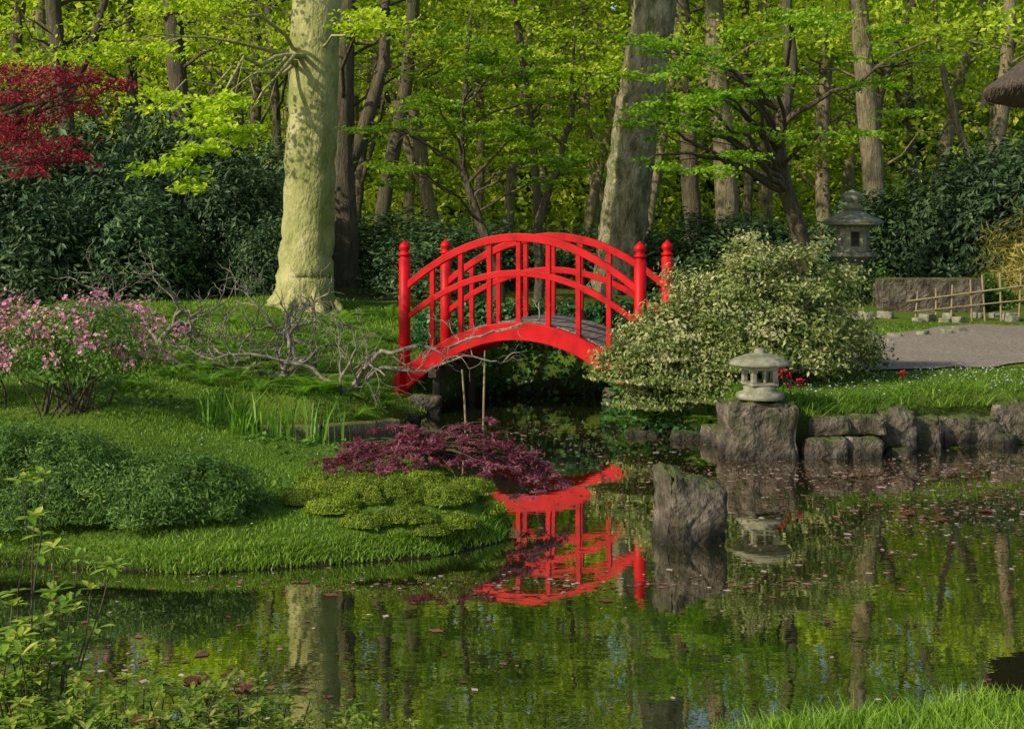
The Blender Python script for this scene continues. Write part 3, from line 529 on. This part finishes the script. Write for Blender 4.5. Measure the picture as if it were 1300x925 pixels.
V,F,T_=leaf_geo(Ps,.012,.010,2.5); o=ob('fallen_petals',mesh_np('fallen_petals',V,F,T_),M_white); top(o,'fallen pale petals lying on the lawn','petals',kind='stuff')
Ps=scatter(17000,-1.2,2.2,13.3,18.2,lambda x,y,d:(d>-.06)&((y>16.3)|((x>.9)&(y<15.6)))&(path_dist(x,y)>0)); Ps[:,2]=np.maximum(Ps[:,2],0)+np.abs(rng.normal(size=len(Ps)))*.13
V,F,T_=leaf_geo(Ps,.07,.06,1.0); o=ob('ivy_cover',mesh_np('ivy_cover',V,F,T_),M_ivy); top(o,'dark glossy ivy covering the bank under the bridge','ivy',kind='stuff')
for (x,y,s,z) in [(.1,17.2,.55,.45),(.75,17.3,.6,.45),(1.3,17.0,.5,.5),(-.5,17.6,.5,.45),(1.75,16.6,.5,.6),(2.6,16.6,.4,.4)]:
    V,F,T_,C=dome_geo(s,s*.7,z,150,30,.06,.07,.045,seed=x); o=ob('laurel_bush',mesh_np('laurel_bush',V,F,T_),M_ivy,loc=(x,y,hz(x,y)-.03)); top(o,'low dark leafy bush on the bank by the bridge','bush','low bushes by the bridge')
# ------------------------------------------------------------------ bare shrubs
def branch(mb,p,d,l,r,dep,flat=.6):
    m=5; P=[p]; dd=np.array(d)
    for i in range(m):
        dd=unit((dd+rng.normal(size=3)*.32+np.array([0,0,.02])).reshape(1,3))[0]; p=p+dd*l/m; P.append(p)
    mb.tube(P,np.linspace(r,r*.6,m+1),5 if r>.008 else 4,.08)
    if dep<=0: return
    for i in range(3 if rng.uniform()<.35 else 2):
        nd=dd+rng.normal(size=3)*.62*np.array([1,1,flat])+np.array([0,0,.05]); nd=unit(nd.reshape(1,3))[0]
        s=np.array(P[rng.integers(2,m+1)]); branch(mb,s,nd,l*rng.uniform(.68,.92),r*rng.uniform(.5,.68),dep-1,flat)
def bare(loc,dirs,l,r,dep,label,flat=.6,extra=None):
    mb=MB()
    for d in dirs: branch(mb,np.array([rng.normal()*.03,rng.normal()*.03,-.03]),unit(np.array([d],float))[0],l*rng.uniform(.8,1.15),r*rng.uniform(.7,1.1),dep,flat)
    if extra:
        for path,r0 in extra:
            P=np.array(path,float); tt=np.linspace(0,len(P)-1,18); Q=np.stack([np.interp(tt,np.arange(len(P)),P[:,i]) for i in range(3)],1)+rng.normal(size=(18,3))*.014
            mb.tube(Q,np.linspace(r0,.007,18),6,.08)
            for j in range(5,18,3):
                branch(mb,Q[j],unit(np.array([[rng.normal()*.5+.6,rng.normal()*.5,rng.normal()*.35+.1]]))[0],.24,.008,2,.5)
    o=ob('bare_shrub',mb.mesh('bare_shrub'),M_bpale,loc=(loc[0],loc[1],hz(*loc))); top(o,label,'shrub','bare gnarled shrubs')
bare((-3.15,14.2),[(-.9,0,.5),(-.4,.2,.8),(.3,-.1,.9),(.8,.1,.5)],.60,.038,4,'leafless gnarled shrub with pale lichened branches',.5)
bare((-2.4,14.4),[(.9,0,.6),(-.6,.2,.7),(.3,-.1,.9),(1,0,.3)],.58,.038,4,'leafless twisted shrub on the fern bank',.5)
bare((-2.4,16.8),[(-.6,0,.8),(.6,.2,.8),(.9,.1,.5)],.60,.034,4,'leafless shrub in front of the beech trunk')
bare((-1.6,13.9),[(.7,-.1,.9),(-.6,.1,.7)],.5,.030,4,'leafless shrub reaching in front of the red bridge',.45,
  extra=[([(0,0,0),(.25,0,.42),(.62,-.02,.50),(1.0,.0,.48),(1.35,.02,.64),(1.85,.0,.76)],.031),([(0,0,0),(.3,.05,.30),(.7,.02,.24),(1.1,0,.40),(1.45,0,.36)],.024),([(0,0,0),(-.4,.05,.30),(-.9,.02,.42),(-1.4,0,.38),(-1.8,0,.55)],.026)])
bare((-3.95,15.8),[(-.6,0,.8),(.6,.2,.8),(0,-.1,1)],.58,.034,4,'leafless shrub above the lawn')
# ------------------------------------------------------------------ rocks
def rock(loc,dims,seed,label,rot=0,tilt=0,name='boulder',group=None,mat=None,pts=5,sink=0.1,taper=0,slope=0,rough=1.0,lo=.70):
    r=np.random.default_rng(seed); bm=bmesh.new()
    def addv(v):
        v=np.array(v,float)
        if taper: v[:2]*=(1-taper*(v[2]*.5+.5))
        if slope and v[2]>0: v[2]-=slope*(v[0]*.5+.5)
        bm.verts.new(Vector(v)*.5)
    for sx in(-1,1):
        for sy in(-1,1):
            for sz in(-1,1): addv(np.array([sx,sy,sz])*r.uniform(lo,1,3))
    for i in range(pts):
        v=r.uniform(-.7,.7,3); ax=r.integers(0,3); v[ax]=np.sign(v[ax])*r.uniform(.95,1.08); addv(v)
    bmesh.ops.convex_hull(bm,input=bm.verts)
    bmesh.ops.delete(bm,geom=[v for v in bm.verts if not v.link_faces],context='VERTS')
    bmesh.ops.bevel(bm,geom=bm.edges[:]+bm.verts[:],offset=.035,segments=2,affect='EDGES')
    bmesh.ops.triangulate(bm,faces=bm.faces[:])
    for it in range(2):
        bmesh.ops.subdivide_edges(bm,edges=[e for e in bm.edges if e.calc_length()>.07],cuts=2,use_grid_fill=True)
        bmesh.ops.triangulate(bm,faces=bm.faces[:])
    sc_=max(.35,min(1,max(dims)*1.4))*rough
    for v in bm.verts:
        c=Vector((v.co.x*dims[0],v.co.y*dims[1],v.co.z*dims[2]))
        n=noise.fractal(c*5+Vector((seed*3.1,0,0)),.75,2.1,6); n2=noise.ridged_multi_fractal(c*5+Vector((0,seed,0)),.8,2.1,5,1,2)*.02
        v.co=c+c.normalized()*(n*.055-n2)*sc_
    me=bpy.data.meshes.new(name); bm.to_mesh(me); bm.free()
    for p in me.polygons: p.use_smooth=True
    o=ob(name,me,mat or M_stone,loc=(loc[0],loc[1],loc[2]+dims[2]/2-sink)); o.rotation_euler=(0,tilt,rot)
    top(o,label,'rock',group); return o
rock((1.14,9.05,-.22),(.50,.40,.79),13,'standing brown boulder rising from the pond',.2,.03,taper=.16,slope=.12,lo=.84,pts=5,rough=1.0)
rock((2.12,12.3,-.25),(.64,.5,.78),5,'large brown boulder carrying the small stone lantern',.1,0,sink=.0,lo=.84,rough=1.0)
ex=2.52; i=0
while ex<7.8:
    a=rng.uniform(.30,.62); 
    yy=np.interp(ex+a/2,[2.4,3.1,3.93,4.73,9],[12.2,12.45,12.9,13.1,13.7])+rng.normal()*.03
    c=rng.uniform(.40,.56); two=rng.uniform()<.5
    kk=dict(name='edging_stone',group='stones along the pond wall',sink=0,rough=.95,lo=.76)
    if two:
        rock((ex+a/2,yy,-.15),(a*1.2,.45,c*.66),200+i,'rough grey-brown stone in the pond retaining wall',rng.uniform(-.15,.15),rng.uniform(-.06,.06),**kk)
        rock((ex+a/2+.03,yy+.10,-.15+c*.58),(a*1.1,.40,c*.38),300+i,'flat stone slab laid on the pond wall',rng.uniform(-.2,.2),rng.uniform(-.08,.08),**kk)
    else:
        rock((ex+a/2,yy+.04,-.15),(a*1.25,.48,c),400+i,'rough grey-brown stone in the pond retaining wall',rng.uniform(-.25,.25),rng.uniform(-.08,.08),taper=rng.uniform(0,.15),slope=rng.uniform(-.2,.2),**kk)
    if rng.uniform()<.5: rock((ex+rng.uniform(0,a),yy-.2,-.12),(rng.uniform(.2,.35),.25,rng.uniform(.16,.24)),500+i,'small stone at the foot of the pond wall',rng.uniform(-1,1),0,name='edging_stone',group='stones along the pond wall',sink=0,rough=.8)
    ex+=a*.95; i+=1
for i,(x,y,a,b,c) in enumerate([(1.92,12.95,.35,.5,.32),(1.65,13.25,.4,.3,.2),(1.25,13.5,.35,.3,.18)]):
    rock((x,y,-.12),(a,b,c),20+i,'rough low stone at the water under the shrub',rng.uniform(-.3,.3),0,name='edging_stone',group='stones along the pond wall',sink=.0)
for i,(x,y,a,b,c) in enumerate([(-.9,15.15,.35,.5,.32),(-.85,15.9,.35,.6,.35),(1.15,14.8,.4,.6,.4),(-1.05,14.5,.25,.3,.2),(1.3,15.5,.4,.5,.4)]):
    rock((x,y,-.1),(a,b,c),50+i,'dark stone footing under the end of the bridge',0,0,name='edging_stone',group='stones under the bridge ends',sink=0)
for i in range(16):
    x=rng.uniform(4.6,8); y=19.9+rng.uniform(-.3,.3)+.15*(x-6); s=rng.uniform(.08,.2)
    rock((x,y,hz(x,y)),(s*1.4,s,s*.8),80+i,'small rounded cobble beside the path',rng.uniform(0,3),0,name='cobble_stone',group='cobbles beside the path',sink=.03,mat=M_lant,rough=.4)
for i in range(8):
    x=3.4+i*.33+rng.normal()*.05; y=16.85+.5*i*.33; rock((x,y,hz(x,y)),(.2,.14,.1),110+i,'small rounded cobble beside the path',rng.uniform(0,3),0,name='cobble_stone',group='cobbles beside the path',sink=.03,mat=M_lant,rough=.4)
for i,(x0,x1,y0,y1) in enumerate([(-3.1,-2.45,13.22,13.36),(-2.43,-1.8,13.38,13.42),(-1.78,-1.12,13.42,13.82)]):
    mb=MB(); a=math.atan2(y1-y0,x1-x0); c,s=math.cos(a),math.sin(a); mb.box((0,0,0),(math.hypot(x1-x0,y1-y0),.2,.14),[[c,-s,0],[s,c,0],[0,0,1]])
    o=ob('edging_slab',mb.mesh('edging_slab',False),M_edge,loc=((x0+x1)/2,(y0+y1)/2-.05,.05)); bevel(o,.015); top(o,'mossy low stone slab along the inlet','slab','mossy slabs along the inlet')
# ------------------------------------------------------------------ lanterns
def small_lantern(loc):
    e=empty('stone_lantern',loc)
    mb=MB(); mb.lathe([(0,0),(.205,0),(.21,.03),(.20,.05),(.15,.065),(.14,.08),(.145,.10),(.12,.115),(0,.115)],20); ob('base',mb.mesh('base'),M_lant,parent=e)
    mb=MB(); 
    mb.box((0,0,.13),(.25,.25,.028)); mb.box((0,0,.262),(.25,.25,.028))
    for sx in(-1,1):
        for sy in(-1,1): mb.box((sx*.098,sy*.098,.196),(.045,.045,.102))
    mb.box((0,-.108,.196),(.022,.02,.102)); mb.box((.108,0,.196),(.02,.022,.102))
    o=ob('light_chamber',mb.mesh('light_chamber',False),M_lant,parent=e); bevel(o,.006)
    mb=MB(); mb.lathe([(0,.278),(.21,.28),(.262,.292),(.268,.305),(.25,.325),(.20,.352),(.13,.378),(.07,.392),(.045,.395),(.05,.41),(.04,.43),(.0,.437)],24); ob('roof',mb.mesh('roof'),M_lant,parent=e)
    top(e,'squat grey stone lantern with wide cap on a boulder','lantern'); e.rotation_euler[2]=.25; return e
small_lantern((2.14,12.25,.50))
def big_lantern(x,y):
    z0=hz(x,y); e=empty('stone_lantern',(x,y,z0)); S=2.55-z0
    mb=MB(); mb.lathe([(0,0),(.36,0),(.36,.08),(.30,.14),(.22,.17),(0,.17)],6); ob('base',mb.mesh('base',False),M_lant,parent=e)
    mb=MB(); mb.lathe([(.17,.15),(.165,.3),(.185,.33),(.165,.36),(.16,S-1.15),(.2,S-1.13)],18); ob('pillar',mb.mesh('pillar'),M_lant,parent=e)
    mb=MB(); mb.lathe([(.19,S-1.14),(.3,S-1.08),(.37,S-1.04),(.37,S-.98),(.27,S-.975),(0,S-.97)],6); ob('platform',mb.mesh('platform',False),M_lant,parent=e)
    mb=MB(); 
    for i in range(6):
        a=i*math.pi/3; mb.box((.215*math.cos(a),.215*math.sin(a),S-.775),(.07,.07,.39),[[math.cos(a),-math.sin(a),0],[math.sin(a),math.cos(a),0],[0,0,1]])
    for zc in (S-.93,S-.62): mb.lathe([(0,zc-.04),(.25,zc-.04),(.25,zc+.04),(0,zc+.04)],6)
    for i in (1,3,5):
        a=i*math.pi/3+math.pi/6; mb.box((.19*math.cos(a),.19*math.sin(a),S-.775),(.03,.2,.3),[[math.cos(a),-math.sin(a),0],[math.sin(a),math.cos(a),0],[0,0,1]])
    ob('light_chamber',mb.mesh('light_chamber',False),M_lant,parent=e)
    mb=MB(); mb.lathe([(0,S-.575),(.30,S-.58),(.46,S-.55),(.48,S-.50),(.42,S-.47),(.28,S-.41),(.17,S-.35),(.12,S-.335),(0,S-.33)],6); ob('roof',mb.mesh('roof',False),M_lant,parent=e)
    mb=MB(); mb.lathe([(.10,S-.335),(.15,S-.30),(.16,S-.27),(.10,S-.24),(.08,S-.22),(.14,S-.17),(.155,S-.11),(.12,S-.055),(.05,S-.02),(0,S)],16); ob('finial',mb.mesh('finial'),M_lant,parent=e)
    top(e,'tall stone garden lantern with hexagonal roof and onion finial','lantern')
big_lantern(5.29,22)
bx,by=6.15,21; e=empty('stone_basin',(bx,by,hz(bx,by)))
mb=MB(); mb.box((0,-.25,.2),(1.5,.12,.5)); mb.box((0,.25,.2),(1.5,.12,.5)); mb.box((-.69,0,.2),(.12,.38,.5)); mb.box((.69,0,.2),(.12,.38,.5)); mb.box((0,0,.1),(1.26,.38,.2))
o=ob('wall',mb.mesh('wall',False),M_stone,parent=e); bevel(o,.012); 
mb=MB(); mb.box((0,0,.33),(1.255,.375,.02)); ob('basin_water',mb.mesh('basin_water',False),M_water,parent=e)
top(e,'low dark rectangular stone water basin beside the lantern','basin')
e=empty('bamboo_fence',(6.3,19.8,hz(6.3,19.8))); 
def rod(parent,a,b,r,name):
    mb=MB(); a=np.array(a,float);b=np.array(b,float); P=np.linspace(a,b,7); mb.tube(P,[r*(1.0+.06*(i%2)) for i in range(7)],8); 
    return ob(name,mb.mesh(name),M_bamb,parent=parent)
for i,x in enumerate([-.65,-.4,-.15,.1,.32,.55,.78]): rod(e,(x+rng.normal()*.02,0,-.05),(x+rng.normal()*.03,0,.40+.05*i+rng.normal()*.03),.014,'post')
rod(e,(-.8,-.03,.28),(.85,-.03,.50),.012,'rail'); rod(e,(-.7,-.03,.14),(.85,-.03,.30),.010,'rail')
top(e,'low rustic bamboo railing of thin canes beside the path','fence')
for (x,y,h,lx) in [(-.29,14.1,.75,.02),(-.45,14.2,.55,-.05)]:
    mb=MB(); mb.tube([(0,0,-.3),(lx*.5,0,h*.4),(lx,0,h)],[.012,.011,.009],7); o=ob('bamboo_stake',mb.mesh('bamboo_stake'),M_bamb,loc=(x,y,0)); top(o,'thin bamboo stake standing in the water propping a branch','stake','bamboo stakes')
# thatched pavilion
e=empty('thatched_pavilion',(8.5,16.2,hz(8.5,16.2)))
z=3.50-hz(8.5,16.2); K=72; prof=[(0,.10),(1.5,.06),(2.8,.0),(2.93,.02),(2.98,.06),(2.93,.12),(2.75,.26),(2.5,.45),(2.2,.68),(1.7,1.08),(1.1,1.6),(.4,2.15),(.25,2.4),(0,2.45)]
mb=MB(); mb.lathe([(r,z+h) for r,h in prof],K); me=mb.mesh('roof')
for v in me.vertices: v.co+=Vector(v.co).normalized()*noise.noise(Vector(v.co)*9)*.05
ob('roof',me,M_thatch,parent=e)
mb=MB()
for i in range(900):
    a=rng.uniform(0,6.28); r=rng.uniform(2.82,2.97); d=rng.uniform(.04,.14); p=np.array([r*math.cos(a),r*math.sin(a),z+.08]); q=p*np.array([1.012,1.012,1])-np.array([0,0,d]); mb.tube([p,q],[.006,.002],3)
ob('straw_fringe',mb.mesh('straw_fringe'),M_thatch,parent=e)
for i in range(6):
    a=i*math.pi/3+.5; mb=MB(); mb.tube([(2.1*math.cos(a),2.1*math.sin(a),-.1),(2.1*math.cos(a),2.1*math.sin(a),z+.1)],[.09,.08],10); ob('post',mb.mesh('post'),M_dwood,parent=e)
top(e,'small open pavilion with round thatched roof','pavilion')
# ------------------------------------------------------------------ bridge
BL,BW=2.6,1.14
e=empty('red_bridge',(-1.15,15.2,0)); e.rotation_euler[2]=math.radians(-20)
def az(s,z0,z1): u=2*s/BL-1; return z0+(z1-z0)*(1-abs(u)**2.0)
def arc(name,y,wy,zt,zb,s0=0,s1=BL,mat=M_red,n=40):
    S=np.linspace(s0,s1,n); V=[];F=[]
    for s in S:
        a=az(s,*zt); b=az(s,*zb); V+=[(s,y-wy/2,b),(s,y+wy/2,b),(s,y+wy/2,a),(s,y-wy/2,a)]
    for i in range(n-1):
        for j in range(4): F.append((i*4+j,(i+1)*4+j,(i+1)*4+(j+1)%4,i*4+(j+1)%4))
    F+= [(3,2,1,0),((n-1)*4,(n-1)*4+1,(n-1)*4+2,(n-1)*4+3)]
    me=mesh_np(name,V,F); o=ob(name,me,mat,parent=e); bevel(o,.006); return o
for y in (0,BW):
    arc('side_beam',y,.09,(.46,.985),(.20,.80),-.10,BL+.02)
    arc('handrail',y,.075,(1.36,1.91),(1.275,1.825),.04,BL-.04)
    arc('middle_rail',y,.055,(1.02,1.53),(.95,1.46),.04,BL-.04)
    for s in (0,BL):
        mb=MB(); mb.lathe([(0,.05),(.062,.05),(.062,1.64),(.05,1.645),(.05,1.665),(.066,1.67),(.066,1.69),(.045,1.70),(.04,1.715),(.058,1.74),(.062,1.765),(.05,1.79),(.025,1.81),(0,1.835)],18,c=(s,y,0)); ob('post',mb.mesh('post'),M_red,parent=e)
    for i in range(1,8):
        s=BL*i/8; zb=az(s,.46,.985)-.02; zt=az(s,1.275,1.825)+.02; mb=MB(); mb.box((s,y,(zb+zt)/2),(.05,.05,zt-zb)); o=ob('baluster',mb.mesh('baluster',False),M_red,parent=e); bevel(o,.004)
mb=MB(); nb=26
for i in range(nb):
    s=-.1+(BL+.2)*(i+.5)/nb; z=az(s,.47,.99); sl=math.atan2(az(s+.01,.47,.99)-az(s-.01,.47,.99),.02); c,s_=math.cos(sl),math.sin(sl)
    mb.box((s,BW/2,z-.012+rng.normal()*.001),((BL+.2)/nb/c-.008,BW-.10,.035),[[c,0,-s_],[0,1,0],[s_,0,c]])
o=ob('deck',mb.mesh('deck',False),M_deck,parent=e)
for s in (.34,BL-.12):
    for y in (.08,BW-.08):
        mb=MB(); mb.tube([(s,y,-.4),(s,y,az(s,.20,.80)+.04)],[.05,.05],10); ob('leg',mb.mesh('leg'),M_dwood,parent=e)
    mb=MB(); mb.box((s,BW/2,az(s,.20,.80)-.05),(.09,BW+.1,.09)); ob('cross_beam',mb.mesh('cross_beam',False),M_dwood,parent=e)
top(e,'arched red wooden garden bridge with railings over the pond','bridge')
# ------------------------------------------------------------------ foreground plants
def whorl_plant(name,label,loc,n,rx,ry,zr,L,bias=(0,0)):
    e=empty(name,loc); mb=MB(); Vs=[];Ts=[]; 
    for i in range(n):
        a=rng.uniform(0,6.28); q=math.sqrt(rng.uniform(0,1)); tip=np.array([q*rx*math.cos(a)+bias[0],q*ry*math.sin(a)+bias[1],rng.uniform(*zr)*(1-.25*q)]); s=np.array([rng.normal()*.08,rng.normal()*.05,-.02])
        tt=np.linspace(0,1,8)[:,None]; mid=np.array([tip[0]*.7,tip[1]*.7,tip[2]*.4]); P=(1-tt)**2*s+2*tt*(1-tt)*mid+tt**2*tip; P[1:-1]+=rng.normal(size=(6,3))*.012; mb.tube(P,np.linspace(.006,.002,8),5)
        for k in range(5):
            j=rng.integers(4,8); whs=(P[j]+rng.normal(size=3)*.02) if k else tip; m=8 if k<2 else 5
            for w_ in range(m):
                b=w_*6.28/m+rng.normal()*.3; el=rng.uniform(.1,.9) if k<2 else rng.uniform(-.2,.7); u=np.array([math.cos(b)*math.cos(el),math.sin(b)*math.cos(el),math.sin(el)]); l=L*rng.uniform(.6,1.1)
                sd_=np.array([-math.sin(b),math.cos(b),0])*l*.17; dz=np.array([0,0,-.08*l])
                Vs.append([whs,whs+u*l*.3+sd_*.8,whs+u*l*.65+sd_+dz,whs+u*l+dz*3,whs+u*l*.65-sd_+dz,whs+u*l*.3-sd_*.8]); Ts+= [np.clip(rng.normal(.5,.2)+(.2 if k==0 else -.1),0,1)]*6
    V=np.array(Vs).reshape(-1,3); F=np.arange(len(V)).reshape(-1,6)
    ob('foliage',mesh_np('foliage',V,F,np.array(Ts)),M_fg,parent=e); ob('stem',mb.mesh('stem'),M_bdark,parent=e); top(e,label,'shrub'); return e
def W(x,y): return (x,y,hz(x,y))
whorl_plant('azalea_shrub','open shrub with whorls of fresh green leaves on bare stems',W(-1.62,4.6),30,.38,.25,(.6,1.28),.075)
whorl_plant('azalea_shrub','leafy shrub with fresh green shoots at the water',W(-1.55,4.65),26,.36,.25,(.25,.72),.065)
whorl_plant('azalea_shrub','dense leafy shrub with yellow-green shoots on the near bank',W(-1.25,4.3),110,.40,.28,(.25,.58),.05)
whorl_plant('azalea_shrub','low yellow-green leafy shrub on the near bank',W(-.82,4.25),120,.36,.25,(.25,.56),.046)
whorl_plant('azalea_shrub','small leafy shrub beside the grass of the near bank',W(-.45,4.3),60,.25,.2,(.2,.42),.042)
# red primulas
def primula(x,y,h):
    e=empty('red_primula',(x,y,hz(x,y))); mb=MB(); mb.tube([(0,0,0),(.01,0,h*.5),(0,.0,h)],[.004,.004,.003],5); ob('stem',mb.mesh('stem'),M_fern,parent=e)
    P=rng.normal(size=(30,3))*np.array([.018,.018,.015])+np.array([0,0,h]); V,F,T_=leaf_geo(P,.02,.018,1); ob('blossom',mesh_np('blossom',V,F,T_),M_redf,parent=e)
    a=rng.uniform(0,6.28,10); P=np.stack([np.cos(a)*.05,np.sin(a)*.05,np.full(10,.03)],1); V,F,T_=leaf_geo(P,.1,.04,1); ob('leaf',mesh_np('leaf',V,F,T_),M_fern,parent=e)
    top(e,'red candelabra primula flower on a thin stalk','flower','red primulas by the stones')
for x,y,h in [(2.42,12.7,.26),(2.50,12.75,.22),(2.58,12.7,.17),(2.47,12.65,.15),(3.62,13.1,.18),(2.36,12.75,.29)]: primula(x,y,h)
# floating petals & lily pads
def float_pts(n,cx,cy,sx,sy): return np.stack([rng.normal(cx,sx,n),rng.normal(cy,sy,n)],1)
P=np.concatenate([float_pts(2300,3.2,9.9,1.1,.8),float_pts(900,2.1,11.3,1.0,.35),float_pts(1500,3.8,11.4,1.0,.5),float_pts(400,.2,7.9,1.3,.12),float_pts(500,.4,13.6,.6,.5),np.stack([rng.uniform(-4,5,900),rng.uniform(5.6,13,900)],1),float_pts(160,-1.6,6.3,.5,.2),float_pts(200,1.0,12.4,.6,.4)])
d=sd(P[:,0],P[:,1]); P=P[d<-.02]; n=len(P); C=np.concatenate([P,np.full((n,1),.004)],1); a=rng.uniform(0,6.28,n); s=rng.lognormal(0,.5,n)*.011
U=np.stack([np.cos(a),np.sin(a),np.zeros(n)],1)*s[:,None]; W_=np.stack([-np.sin(a),np.cos(a),np.zeros(n)],1)*s[:,None]*.7
V=np.stack([C-U,C+W_,C+U,C-W_],1).reshape(-1,3); F=np.arange(n*4).reshape(n,4)
o=ob('floating_petals',mesh_np('floating_petals',V,F,np.repeat(np.clip(rng.beta(.8,1.2,n),0,1),4)),M_petal); top(o,'fallen petals and small leaves floating on the pond','petals',kind='stuff')
M_pad=leaf_mat('lily_pad',[(.08,.02,.012),(.16,.05,.02),(.12,.12,.03)],.05)
V=[(0,0,0)]; k=24
for i in range(k): a=.15+i*(6.28-.3)/(k-1); V.append((math.cos(a)*.07,math.sin(a)*.06,.004*math.sin(a*3)))
me=mesh_np('lily_pad',V,[(0,i,i+1) for i in range(1,k)],tint=rng.uniform(.2,.5,len(V)))
for x,y,s in [(-1.38,6.22,1),(-1.25,6.28,.7),(-1.48,5.72,1),(2.9,9.6,.7),(3.3,9.9,.8),(2.6,10.1,.6),(3.6,9.4,.7),(2.75,9.8,.6),(4.0,9.9,.8),(-1.15,6.1,.6)]:
    o=ob('lily_pad',me,M_pad,loc=(x,y,.009)); o.rotation_euler[2]=rng.uniform(0,6); o.scale=(s,s,1); top(o,'reddish brown water lily pad floating on the pond','lily pad','lily pads on the pond')
# ------------------------------------------------------------------ light, world, camera
w=bpy.data.worlds.new("World"); scene.world=w; w.use_nodes=True; nt=w.node_tree; nt.nodes.clear()
S=Vector((-.70,-.52,.54)).normalized(); el=math.asin(S.z)
sky=nt.nodes.new('ShaderNodeTexSky'); sky.sky_type='NISHITA'; sky.sun_disc=False; sky.sun_elevation=el; sky.sun_rotation=math.atan2(S.x,S.y)
bg=nt.nodes.new('ShaderNodeBackground'); bg.inputs[1].default_value=.15; out=nt.nodes.new('ShaderNodeOutputWorld')
nt.links.new(sky.outputs[0],bg.inputs[0]); nt.links.new(bg.outputs[0],out.inputs[0])
L=bpy.data.lights.new('sun','SUN'); L.energy=4.6; L.angle=math.radians(.6); L.color=(1,.92,.75); lo=bpy.data.objects.new('sun',L); link(lo); lo.rotation_euler=S.to_track_quat('Z','Y').to_euler(); lo.location=(-10,-6,12)
cam=bpy.data.cameras.new('camera'); cam.lens=49.85; cam.sensor_width=36; cam.shift_y=-.1365; cam.clip_end=500; co=bpy.data.objects.new('camera',cam); link(co)
co.location=(0,0,2.0); co.rotation_euler=(math.radians(90),0,0); scene.camera=co
scene.view_settings.view_transform='Standard'; scene.view_settings.look='None'; scene.view_settings.exposure=0
